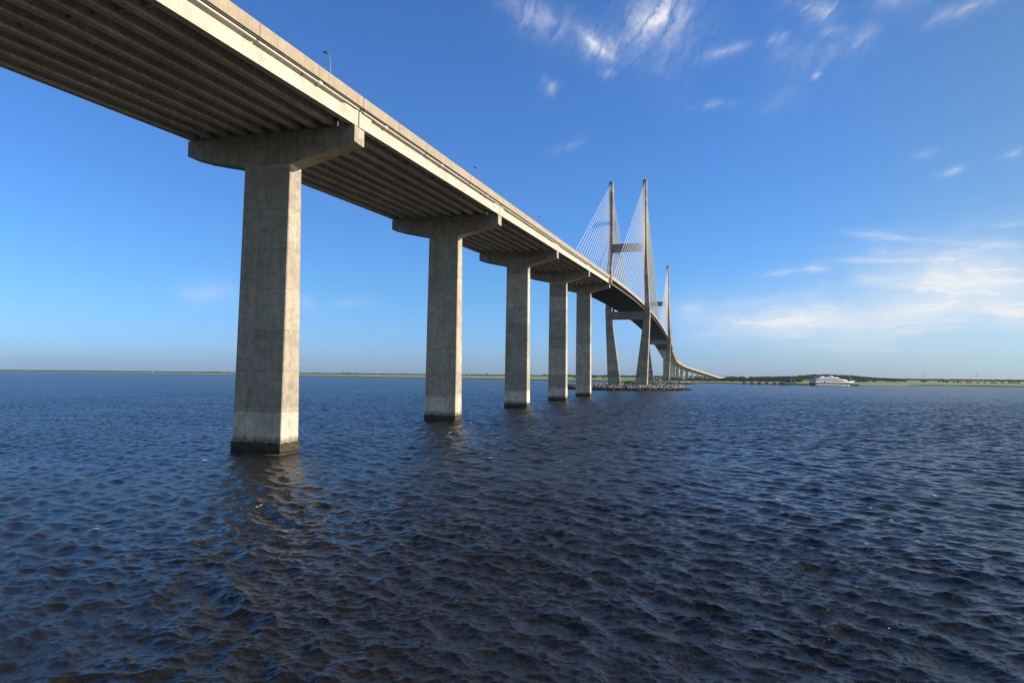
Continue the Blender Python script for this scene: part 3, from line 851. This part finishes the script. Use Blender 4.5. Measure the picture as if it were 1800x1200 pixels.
# ------------------------------------------------------------------ far approach
farL = ['right behind the farther pylon', 'second behind the farther pylon', 'third behind the farther pylon', 'fourth behind the farther pylon']
for k in range(0, 15):
    s = Y6 + k * S
    x, y, a = line(s)
    ct = ptop(s) - 3.42
    small = k >= 9
    wb = 3.6 if small else 6.3
    m = column_mesh(max(ct - 1.5, 1.0), wb, wb - 0.2, 2.6 if small else 3.4, 2.2)
    m2 = cap_mesh(ct, kink=False, col=wb / 2, mid=3.75 if not small else 2.4, end=1.6)
    if ct < 4.2: m2 = cap_mesh(ct, kink=False, col=wb / 2, mid=1.7, end=1.2)
    m.add(m2.v, m2.f)
    o = m.build('bridge_pier', M['pier']); o.location = (x, y, 0); o.rotation_euler = (0, 0, -a)
    if k == 0: lb = 'wide far pier seen between the legs of the farther pylon at the cable deck end'
    elif k < 4: lb = 'far bridge pier %s, one of a close row' % ['', 'just right of the farther pylon', 'second to the right of the farther pylon', 'third to the right of the farther pylon'][k]
    elif k < 9: lb = 'far bridge pier on the marsh, wide shaft, ' + ['fourth', 'fifth', 'sixth', 'seventh', 'eighth'][k - 4] + ' past the farther pylon'
    else: lb = 'narrow far bridge pier among bushes, ' + ['tallest of the narrow ones', 'second of the narrow ones', 'third of the narrow ones', 'fourth of the narrow ones', 'fifth of the narrow ones', 'last and shortest of all'][k - 9]
    tag(o, lb, 'bridge pier', 'piers of the far approach')
ORD = ['first', 'second', 'third', 'fourth', 'fifth', 'sixth', 'seventh', 'eighth', 'ninth', 'tenth', 'eleventh', 'twelfth', 'thirteenth', 'fourteenth', 'fifteenth', 'sixteenth', 'seventeenth']
for k in range(0, 16):
    s = Y6 + k * S
    x, y, a0 = line(s); x2, y2, _ = line(s + S)
    a = math.atan2(x2 - x, y2 - y); L = math.hypot(x2 - x, y2 - y)
    sh = (ptop(s + S) - ptop(s)) / L
    root = empty('bridge_span', (x, y, ptop(s)), -a)
    tag(root, ORD[k] + ' span of the far approach counted from the cable stayed deck', 'bridge span', 'spans of the far approach')
    m = MB()
    for gx in (-10.2, -6.1, -2.0, 2.0, 6.1, 10.2):
        m.prism_y([(gx - .4, Z_GB), (gx + .4, Z_GB), (gx + .4, Z_GT + .1), (gx - .4, Z_GT + .1)], [0, L], sh)
    m.build('girders', M['girder'], root)
    MB().prism_y([(-11.26, Z_SB), (11.26, Z_SB), (11.26, Z_ST), (-11.26, Z_ST)], [-0.1, L + 0.1], sh).build('deck_slab', M['slab'], root)
    for sd_ in (-1, 1): parapet_mb(sd_, L, sh).build('parapet', M['parapet'], root)

# ------------------------------------------------------------------ rock islands
def rocks(name, cx, cy, ax, ay, n, label, seed):
    rr = np.random.default_rng(seed)
    root = empty(name, (cx, cy, 0)); tag(root, label, 'rock island', 'stone islands round the pylon feet')
    m = MB(); N = 96
    rings = []
    for f, z in ((1.0, -1.5), (0.97, 0.0), (0.86, 1.9), (0.80, 2.3), (0.02, 2.4)):
        rings.append([(ax * f * math.cos(2 * math.pi * i / N), ay * f * math.sin(2 * math.pi * i / N), z) for i in range(N)])
    m.loft(rings).build('fill', M['bank'], root)
    phi = (1 + 5 ** .5) / 2
    ico = np.array([(-1, phi, 0), (1, phi, 0), (-1, -phi, 0), (1, -phi, 0), (0, -1, phi), (0, 1, phi), (0, -1, -phi), (0, 1, -phi), (phi, 0, -1), (phi, 0, 1), (-phi, 0, -1), (-phi, 0, 1)]) / 1.9
    icf = np.array([(0, 11, 5), (0, 5, 1), (0, 1, 7), (0, 7, 10), (0, 10, 11), (1, 5, 9), (5, 11, 4), (11, 10, 2), (10, 7, 6), (7, 1, 8), (3, 9, 4), (3, 4, 2), (3, 2, 6), (3, 6, 8), (3, 8, 9), (4, 9, 5), (2, 4, 11), (6, 2, 10), (8, 6, 7), (9, 8, 1)])
    V = []; Fc = []
    for i in range(n):
        t = rr.random() * 2 * math.pi
        f = rr.random() ** 0.8
        rad = 0.76 + 0.28 * f
        z = 2.45 - 2.9 * max(0, (rad - 0.84) / 0.17) + rr.normal() * 0.3
        s_ = 0.3 + 0.5 * rr.random()
        sc = s_ * np.array([1 + .5 * rr.random(), 1 + .5 * rr.random(), .7 + .3 * rr.random()])
        a = rr.random() * 6.28; b = rr.random() * 1.2
        Rz = np.array([[math.cos(a), -math.sin(a), 0], [math.sin(a), math.cos(a), 0], [0, 0, 1]])
        Rx = np.array([[1, 0, 0], [0, math.cos(b), -math.sin(b)], [0, math.sin(b), math.cos(b)]])
        p = (ico * (1 + 0.22 * rr.normal(size=(12, 1)))) * sc
        p = p @ (Rz @ Rx).T + np.array([ax * rad * math.cos(t), ay * rad * math.sin(t), z])
        V.append(p); Fc.append(icf + 12 * i)
    o = nobj('stones', np.concatenate(V), np.concatenate(Fc), M['rock'], root)
    o['kind'] = 'stuff'
rocks('rock_island', 0.5, T1 - 22, 42.5, 49, 6000, 'low island of pale boulders round the feet of the nearer pylon', 2)
rocks('rock_island', 2.0, T2 - 32, 41.5, 74, 6500, 'boulder island farther off, under the second pylon, behind the first island', 3)
for i, (px, py) in enumerate([(21.5, 441), (27.0, 443), (33.0, 446)]):
    root = empty('marker_post', (px, py, 3.0))
    tag(root, ['left one of three squat pale posts on the near rock island', 'middle one of three squat pale posts on the near rock island', 'right one of three squat pale posts on the near rock island'][i], 'post', 'pale posts on the rock island')
    MB().loft([rect(-.45, .45, -.45, .45, 0, .06), rect(-.42, .42, -.42, .42, 2.1, .06)]).build('shaft', M['girder'], root)
    MB().loft([rect(-.6, .6, -.6, .6, 2.103, .05), rect(-.6, .6, -.6, .6, 2.45, .05)]).build('cap_stone', M['girder'], root)

# ------------------------------------------------------------------ marsh and far land
shore = [(-9000, 3300), (-4300, 2500), (-2683, 2058), (-2281, 1968), (-1847, 1809), (-1560, 1749), (-1305, 1695), (-897, 1479), (-700, 1405), (-530, 1342), (-360, 1258), (-218, 1144),
         (-150, 1050), (-88, 996), (-20, 985), (58, 972), (93, 925), (166, 903), (227, 886), (270, 925), (325, 1000), (390, 1003), (439, 972), (620, 930), (900, 900), (2500, 800), (9000, 700)]
def build_marsh():
    pts = []
    for (a, b), (c, d) in zip(shore[:-1], shore[1:]):
        n = max(2, int(math.hypot(c - a, d - b) / 12)); n = min(n, 90)
        for i in range(n):
            f = i / n; pts.append((a + (c - a) * f, b + (d - b) * f))
    pts.append(shore[-1])
    P = np.array(pts); n = len(P)
    wig = np.convolve(rng.normal(size=n + 12), np.ones(7) / 2.6, 'same')[6:-6] * 6.0
    P[:, 1] += wig * np.clip(1, 0, 1)
    offs = [(-3, -1.2), (0, 0.12), (0.6, 0.75), (12, 1.0), (60, 1.15), (200, 1.2), (700, 1.3), (2500, 1.6), (6000, 2.0)]
    V = []
    for o_, z in offs:
        for q in P:
            y = min(q[1] + o_, 8800) if o_ > 1000 else q[1] + o_
            V.append((q[0], y, z + (rng.random() * 0.25 if 0 < o_ < 100 else 0)))
    F = []
    for r in range(len(offs) - 1):
        for i in range(n - 1):
            F.append((r * n + i, r * n + i + 1, (r + 1) * n + i + 1, (r + 1) * n + i))
    o = nobj('marsh', V, F, M['marsh'], smooth=False); tag(o, kind='structure')
build_marsh()

# foliage: clumps of small leaf-like faces on a lumpy crown
def crown_arrays(cx, cy, cz, w_, h_, n, rr, size):
    """n little triangles spread through lobes of a crown"""
    nl = max(3, int(3 + rr.random() * 4))
    lob = []
    for i in range(nl):
        t = rr.random() * 6.28; q = rr.random() ** .6 * 0.5
        lob.append((cx + w_ * .5 * q * math.cos(t) * 1.3, cy + w_ * .5 * q * math.sin(t) * 1.3, cz + h_ * (0.30 + 0.42 * rr.random()), w_ * (0.22 + 0.16 * rr.random()), h_ * (0.2 + 0.14 * rr.random())))
    lob = np.array(lob)
    idx = rr.integers(0, nl, n)
    d = rr.normal(size=(n, 3)); d /= np.linalg.norm(d, axis=1)[:, None]
    rad = 0.75 + 0.35 * rr.random(n)
    c = np.stack([lob[idx, 0] + d[:, 0] * lob[idx, 3] * rad, lob[idx, 1] + d[:, 1] * lob[idx, 3] * rad, lob[idx, 2] + d[:, 2] * lob[idx, 4] * rad], 1)
    tri = rr.normal(size=(n, 3, 3)); tri /= np.linalg.norm(tri, axis=2)[:, :, None]
    V = (c[:, None, :] + tri * size * (0.6 + 0.8 * rr.random((n, 1, 1)))).reshape(-1, 3)
    return V
def add_tri(Vs): 
    V = np.concatenate(Vs); return V, np.arange(len(V), dtype=np.int32).reshape(-1, 3)

protos = []
for i in range(6):
    rr = np.random.default_rng(60 + i)
    V = crown_arrays(0, 0, 0.12, 1.05, 0.95, 1100, rr, 0.05)
    V, F = add_tri([V]); me_o = nobj('crown', V, F, M['leaf'])
    tr = MB()
    tr.tube((0, 0, -0.05), (0.01, 0.01, 0.5), 0.035, 0.02, 6)
    for q in range(4):
        t = q * 1.6 + i; tr.tube((0.01, 0.01, 0.3 + .05 * q), (0.25 * math.cos(t), 0.25 * math.sin(t), 0.62), 0.016, 0.006, 5)
    trk = tr.build('trunk', M['bark'])
    protos.append((me_o.data, trk.data))
    bpy.data.objects.remove(me_o); bpy.data.objects.remove(trk)
def tree(x, y, h, wd, label, grp, kind='tree', dark=False):
    k = random.randrange(6)
    root = empty('broadleaf_tree' if kind == 'tree' else 'bush', (x, y, 1.0), random.random() * 6.28)
    root.scale = (wd, wd, h)
    tag(root, label, kind, grp)
    c = bpy.data.objects.new('crown', protos[k][0]); COL.objects.link(c); c.parent = root
    if kind == 'tree':
        c = bpy.data.objects.new('trunk', protos[k][1]); COL.objects.link(c); c.parent = root
def px_row(px0, px1, Y, n, hlo, hhi, label, grp, kind='tree', wf=1.3, jitter=30, dist_y=None):
    """a row of plants between two bearings of the far shore, at ground distance Y"""
    for i in range(n):
        f = (i + random.random() * .8) / n
        x = px0 + (px1 - px0) * f; h = random.uniform(hlo, hhi)
        tree(x, Y + random.uniform(-jitter, jitter), h, h * random.uniform(wf * .8, wf * 1.3), label, grp, kind)
px_row(0, 95, 1125, 14, 4.5, 7.5, 'bushy green tree growing round the low far end of the bridge', 'trees round the far bridge end', jitter=50)
px_row(-15, 90, 1060, 12, 2.5, 4.0, 'low round bush on the marsh under the far bridge spans', 'bushes under the far spans', 'bush', 1.8, 22)
px_row(92, 150, 1130, 12, 6.5, 9.5, 'dark green tree on the far shore behind the wooden trestle', 'trees behind the trestle', jitter=25)
px_row(150, 205, 1165, 13, 6.5, 10.0, 'dark green tree on the far shore left of the pier house', 'trees left of the pier house', jitter=25)
px_row(418, 446, 1500, 7, 4.5, 6.5, 'tree of the rounded isolated clump on the marsh right of the boat', 'isolated clump right of the boat', jitter=12)
px_row(485, 492, 1520, 2, 6.0, 7.0, 'tree of the small pair on the marsh, left of the long low tree line', 'small pair of marsh trees', jitter=6)
px_row(500, 540, 1480, 7, 3.8, 5.8, 'tree in the broken row on the marsh at the right', 'broken tree row at the right', jitter=15)
px_row(545, 760, 1480, 26, 3.2, 5.6, 'tree in the long low line at the right edge of the marsh', 'long tree line at the right edge', jitter=25)
px_row(296, 358, 1330, 15, 4.5, 7.5, 'tree in the dark wood right behind the white boat bow', 'wood behind the boat bow', jitter=35)
px_row(-56, 6, 1300, 9, 4.0, 8.0, 'tree on the marsh edge seen between the legs of the nearer pylon', 'trees seen between the pylon legs', jitter=25)
px_row(-230, -150, 1500, 5, 4.0, 7.0, 'lone looking tree on the marsh between the fourth and fifth piers', 'marsh trees between the near piers', jitter=20)
px_row(-1500, -900, 3300, 26, 6, 12, 'small far tree on the marsh horizon between the nearest and second pier', 'far trees between the first two piers', jitter=120)
px_row(-900, -480, 2900, 26, 6, 12, 'small far tree on the marsh horizon between the second and fourth pier', 'far trees right of the second pier', jitter=120)
px_row(-2700, -1650, 3300, 26, 7, 13, 'small far tree on the horizon left of the nearest pier', 'far trees left of the nearest pier', jitter=120)

def wood(name, path, n, hlo, hhi, depth, size, mt, seed, ground=None):
    """a far wood that reads as one mass"""
    rr = np.random.default_rng(seed); Vs = []
    P = np.array(path, float); seg = np.hypot(*(P[1:] - P[:-1]).T[:2]); cum = np.concatenate([[0], np.cumsum(seg)])
    for i in range(n):
        t = rr.random() * cum[-1]; j = min(np.searchsorted(cum, t) - 1, len(seg) - 1); j = max(j, 0); f = (t - cum[j]) / seg[j]
        p = P[j] * (1 - f) + P[j + 1] * f
        x = p[0]; y = p[1] + rr.random() * depth; h = hlo + (hhi - hlo) * rr.random(); base = p[2] if len(p) > 2 else 1.0
        if ground: base = ground(x, y)
        Vs.append(crown_arrays(x, y, base, h * 1.5, h, 90, rr, size))
    V, F = add_tri(Vs)
    o = nobj(name, V, F, mt); tag(o, None, None, None, 'stuff'); return o
# wooded hill behind the boat
def hill_z(x, y):
    u = (x - 400) / 100.0; v = (y - 2000) / 170.0
    z = 10.5 * math.exp(-(u * u + v * v) * 1.1)
    u = (x - 250) / 130.0
    return 1.0 + z + 3.0 * math.exp(-(u * u + v * v) * 1.2)
hv = []; hn = 48
for j in range(hn):
    for i in range(hn):
        x = -20 + 840 * i / (hn - 1); y = 1640 + 700 * j / (hn - 1)
        hv.append((x, y, hill_z(x, y) - 0.5))
hf = [(j * hn + i, j * hn + i + 1, (j + 1) * hn + i + 1, (j + 1) * hn + i) for j in range(hn - 1) for i in range(hn - 1)]
o = nobj('hill', hv, hf, M['bank'], smooth=True); tag(o, kind='structure')
o = wood('hill_wood', [(190, 1850), (545, 1850)], 640, 5, 8.5, 170, 1.1, M['leafdark'], 5, hill_z)
tag(o, 'dense dark wood covering the low hill behind the white boat', 'wood', kind='stuff')
o = wood('far_wood', [(640, 3000, 1), (2200, 2900, 1)], 1050, 7.0, 9.5, 350, 1.6, M['leafdark'], 8)
tag(o, 'pale hazy tree line along the horizon at the right', 'wood', kind='stuff')
o = wood('far_wood', [(-620, 2950, 1), (240, 2900, 1)], 520, 8, 12.5, 350, 1.6, M['leafdark'], 9)
tag(o, 'hazy tree line on the horizon behind the pylon feet', 'wood', kind='stuff')
o = wood('far_wood', [(-4600, 3000, 1), (-2300, 3700, 1), (-800, 3900, 1)], 1700, 5.5, 8.0, 300, 2.0, M['leafdark'], 10)
tag(o, 'thin hazy tree line on the horizon at the left', 'wood', kind='stuff')
o = wood('marsh_wood', [(-5, 1180, 1), (220, 1230, 1)], 260, 4.0, 6.6, 60, 0.8, M['leafdark'], 12)
tag(o, 'mass of dark scrub behind the trestle and the pier house', 'wood', kind='stuff')

# masts and power poles
def mast(x, y, h, r, label, cross=True, name='power_pole', cat='pole'):
    root = empty(name, (x, y, 1.0)); tag(root, label, cat, None)
    MB().tube((0, 0, 0), (0, 0, h), r, r * .5, 6).build('shaft', M['steel'], root)
    if cross:
        m = MB()
        for z in (0.93, 0.84, 0.75):
            m.tube((-3.2, 0, h * z), (3.2, 0, h * z), r * .35, n=5)
        m.build('crossarm', M['steel'], root)
mast(626, 2500, 24, .55, 'thin tall power pole on the horizon, first to the right of the boat')
mast(771, 2500, 24, .55, 'thin tall power pole on the horizon, second to the right of the boat')
mast(925, 2500, 26, .55, 'thin tall power pole on the horizon, rightmost of all')
mast(200, 2500, 26, .55, 'thin tall power pole above the trees just past the low bridge end')
mast(190, 1700, 15, .3, 'slender mast rising from the trees above the left part of the trestle', False, 'radio_mast', 'mast')
mast(207, 1700, 18, .25, 'slender mast, the taller one above the middle of the trestle trees', False, 'radio_mast', 'mast')
mast(218, 1650, 14, .25, 'short slender mast above the trees right of the taller ones', False, 'radio_mast', 'mast')
mast(178, 1650, 12, .25, 'shortest mast above the trees behind the trestle', False, 'radio_mast', 'mast')
mast(-1776, 1900, 12.5, 1.6, 'small pale tower on the far left shore line', False, 'shore_tower', 'tower')

# ------------------------------------------------------------------ dock, pier house, boat
VD = Vector((math.cos(0.5), math.sin(0.5), 0))
def trestle():
    root = empty('wooden_trestle', (101, 846, 0), R(28)); tag(root, 'long dark wooden trestle walkway on thick bents over the water edge', 'jetty')
    L = 58
    MB().box(-0.5, L, -1.6, 1.6, 3.0, 3.7).build('deck', M['dockdeck'], root)
    m = MB()
    for yy in (-1.5, 1.5):
        m.box(-0.5, L, yy - .05, yy + .05, 4.6, 4.75)
        for i in range(24): m.box(i * 2.5, i * 2.5 + .12, yy - .06, yy + .06, 3.703, 4.6)
    m.build('railing', M['wood'], root)
    for i in range(6):
        x = 0.6 + i * 10.2
        m = MB()
        for dx in (-0.8, 0, 0.8):
            for dy in (-1.2, 0, 1.2): m.tube((x + dx, dy, -2), (x + dx, dy, 2.6), 0.28, n=7)
        m.box(x - 1.2, x + 1.2, -1.7, 1.7, 2.2, 2.997)
        m.build('bent', M['wood'], root)
trestle()
def pier_house():
    root = empty('pier_house', (152, 876, 0), R(-10)); tag(root, 'grey roofed pier house on piles, with a gabled dormer, between trestle and boat', 'building')
    MB().box(-8, 12, -5, 6, 2.9, 3.5).build('platform', M['dockdeck'], root)
    m = MB()
    for i in range(11):
        for j in range(4): m.tube((-7.6 + i * 1.9, -4.6 + j * 3.3, -2), (-7.6 + i * 1.9, -4.6 + j * 3.3, 2.897), 0.22, n=7)
    m.box(-8, 12, -4.9, -4.6, 1.6, 1.9)
    m.build('piles', M['wood'], root)
    wl = MB().box(-5.5, 5.5, -3.2, 3.8, 3.503, 6.6).build('wall', simple('grey_siding', (0.20, 0.21, 0.23), .8, var=.2), root)
    for x in (-4, 3.2): MB().box(x - .6, x + .6, -3.26, -3.203, 4.6, 5.8).build('window', M['glass'], wl)
    MB().box(-0.6, 0.6, -3.26, -3.203, 3.503, 5.7).build('door', M['dark'], wl)
    MB().add([(-6.4, -4.2, 6.4), (6.4, -4.2, 6.4), (6.4, 4.8, 6.4), (-6.4, 4.8, 6.4), (-6.2, .3, 10.0), (6.2, .3, 10.0)],
             [(0, 1, 5, 4), (2, 3, 4, 5), (0, 4, 3), (1, 2, 5), (3, 2, 1, 0)]).build('roof', M['roof'], root)
    g = MB().add([(-2.6, -4.6, 6.2), (2.6, -4.6, 6.2), (0, -4.6, 8.9), (-2.6, -1.5, 6.2), (2.6, -1.5, 6.2), (0, -0.6, 8.9)],
             [(0, 1, 2), (0, 2, 5, 3), (1, 4, 5, 2), (0, 3, 4, 1), (3, 5, 4)]).build('dormer', M['roof'], root)
    MB().box(-1.7, 1.7, -4.66, -4.603, 6.25, 7.1).build('gable_panel', simple('pale_blue_siding', (0.42, 0.5, 0.58), .7), g)
    m = MB()
    for x in (-6, -3, 3, 6): m.tube((x, -4.0, 3.5), (x, -4.0, 6.4), .12, n=6)
    m.build('porch_post', M['wood'], root)
pier_house()
def float_dock():
    root = empty('floating_dock', (166, 858, 0), R(-6)); tag(root, 'low dark floating dock between the pier house and the boat stern', 'dock')
    MB().box(-7, 8.5, -1.8, 1.8, -0.3, 0.9).build('float', M['wood'], root)
    MB().box(-11, 6.5, 4.0, 5.0, 1.8, 2.1).build('gangway', M['dockdeck'], root)
    m = MB()
    for x in (-6.5, -2, 3, 7): m.tube((x, 2.2, -2), (x, 2.2, 3.2), .2, n=7)
    m.build('piles', M['wood'], root)
float_dock()
r_ = empty('mooring_dolphin', (221.8, 846, 0), R(-8)); tag(r_, 'dark low fender block standing in the water ahead of the boat bow', 'dolphin')
MB().box(-4.5, 4.5, -2, 2, -1, 1.5).build('fender', M['wood'], r_)
MB().tube((4.1, 0, 1.5), (4.1, 0, 4.6), .15, n=6).build('post', M['wood'], r_)
r_ = empty('flag_mast', (222, 868, 0)); tag(r_, 'pale slender mast standing just behind the bow of the white boat', 'mast')
MB().tube((0, 0, -1), (0, 0, 10.8), .30, .2, 8).build('shaft', M['pipe'], r_)
MB().tube((0, 0, 10.8), (0, 0, 11.3), .4, .3, 8).build('top', M['pipe'], r_)
r_ = empty('flag_mast', (160.5, 866, 0)); tag(r_, 'thin mast beside the pier house at its right', 'mast')
MB().tube((0, 0, 0), (0, 0, 14.0), .16, .1, 8).build('shaft', M['steel'], r_)

def boat():
    root = empty('cruise_boat', (174.8, 829, 0), R(28)); root.scale = (1.2, 1.1, 1.0); tag(root, 'white three deck excursion boat with raked bow, moored on the far shore', 'boat')
    # +x is the bow; half widths taper to the bow
    def hullring(x, zs, ws): return [(x, -w_, z) for z, w_ in zip(zs, ws)] + [(x, w_, z) for z, w_ in zip(reversed(zs), reversed(ws))]
    m = MB()
    st = [(0.0, 4.2, 4.6), (2, 4.4, 4.8), (20, 4.5, 4.9), (30, 4.0, 4.8), (36, 2.6, 4.2), (40, 1.0, 3.2), (42.6, 0.12, 2.2)]
    rings = []
    for x, wb, wt in st:
        f = x / 42.6
        zb = -0.8 if x < 36 else (-0.6 if x < 39 else (0.2 if x < 42 else 2.2))
        rings.append(hullring(x, [zb, 1.2 if zb < 1.2 else 2.2, 2.4], [wb * .8, wb, wt]))
    m.loft(rings); m.build('hull', M['paint'], root)
    m = MB(); rings = []
    for x, w_ in [(0.4, 4.45), (30, 4.5), (37, 3.4), (41.8, 1.4)]: rings.append([(x, -w_, 2.403), (x, -w_, 3.42), (x, w_, 3.42), (x, w_, 2.403)])
    wb_ = m.loft(rings).build('window_band', M['glass'], root)
    # second tier up to the bow tip
    m = MB(); rings = []
    for x, w_ in [(0.0, 4.9), (30, 4.95), (37, 4.2), (42, 2.7), (45, 1.3), (47.2, .15)]:
        zb = 3.423 if x < 41 else 3.423 + (x - 41) * .3
        rings.append([(x, -w_, zb), (x, -w_, 5.3), (x, w_, 5.3), (x, w_, zb)])
    m.loft(rings).build('bulwark', M['paint'], root)
    m = MB(); rings = []
    for x, w_ in [(1.6, 4.2), (28, 4.2), (33, 3.2)]: rings.append([(x, -w_, 5.303), (x, -w_, 6.35), (x, w_, 6.35), (x, w_, 5.303)])
    m.loft(rings).build('window_band', M['glass'], root)
    m = MB(); rings = []
    for x, w_, zt, zb in [(1.2, 4.5, 7.5, 6.353), (26, 4.55, 7.5, 6.353), (31, 4.0, 7.4, 6.353), (35, 3.0, 6.9, 5.9), (36.5, 2.2, 6.1, 5.31)]:
        rings.append([(x, -w_, zb), (x, -w_ * .97, zt), (x, w_ * .97, zt), (x, w_, zb)])
    m.loft(rings).build('upper_deck', M['paint'], root)
    MB().box(4.5, 25.5, -3.9, 3.9, 7.503, 8.5).build('window_band', M['glass'], root)
    m = MB(); rings = []
    for x, w_, zt in [(4.6, 4.2, 9.7), (22, 4.2, 9.75), (25.5, 3.6, 9.4), (27, 3.2, 8.6)]:
        rings.append([(x, -w_, 8.503), (x, -w_ * .96, zt), (x, w_ * .96, zt), (x, w_, 8.503)])
    m.loft(rings).build('sun_deck', M['paint'], root)
    m = MB()
    m.add([(9.5, -1, 9.6), (12.5, -1, 9.6), (11.2, -1, 11.0), (9.8, -1, 11.0), (9.5, 1, 9.6), (12.5, 1, 9.6), (11.2, 1, 11.0), (9.8, 1, 11.0)],
          [(3, 2, 1, 0), (4, 5, 6, 7), (0, 1, 5, 4), (1, 2, 6, 5), (2, 3, 7, 6), (3, 0, 4, 7)])
    m.build('funnel', M['paint'], root)
    m = MB()
    m.add([(20.5, -1.5, 9.7), (22.5, -1.5, 9.7), (19.6, -1.5, 11.9), (18.9, -1.5, 11.9), (20.5, 1.5, 9.7), (22.5, 1.5, 9.7), (19.6, 1.5, 11.9), (18.9, 1.5, 11.9)],
          [(3, 2, 1, 0), (4, 5, 6, 7), (0, 1, 5, 4), (1, 2, 6, 5), (2, 3, 7, 6), (3, 0, 4, 7)])
    m.build('radar_arch', M['paint'], root)
    m = MB(); m.tube((17, 0, 9.7), (17, 0, 13), .08, n=5); m.build('aerial', M['steel'], root)
    m = MB()
    for x in np.arange(6, 20, 1.6): m.tube((x, -3.9, 9.72), (x, -3.9, 10.4), .05, n=4)
    m.tube((6, -3.9, 10.4), (20, -3.9, 10.4), .05, n=4)
    m.build('railing', M['paint'], root)
    m = MB(); m.box(-1.6, -0.003, -3.6, 3.6, 0.2, 3.4); m.box(-1.0, 1.1, -3.4, 3.4, 5.31, 6.2); m.build('stern_platform', M['dark'], root)
    MB().box(9.0, 10.3, -4.99, -4.96, 3.43, 4.6).build('side_door', M['glass'], root)
boat()

# ------------------------------------------------------------------ haze
hz = MB().box(-9500, 9500, -600, 9300, -6, 190)
m_, t_, p_ = mat('air')
t_.n.remove(p_)
pv = t_.new('ShaderNodeVolumePrincipled')
pv.inputs['Density'].default_value = 0.000045
pv.inputs['Color'].default_value = (0.72, 0.84, 1.0, 1)
pv.inputs['Anisotropy'].default_value = 0.2
out = [n for n in t_.n if n.type == 'OUTPUT_MATERIAL'][0]
t_.l.new(pv.outputs[0], out.inputs['Volume'])
o = hz.build('haze', m_); tag(o, kind='stuff')
for mm in bpy.data.materials:
    pass
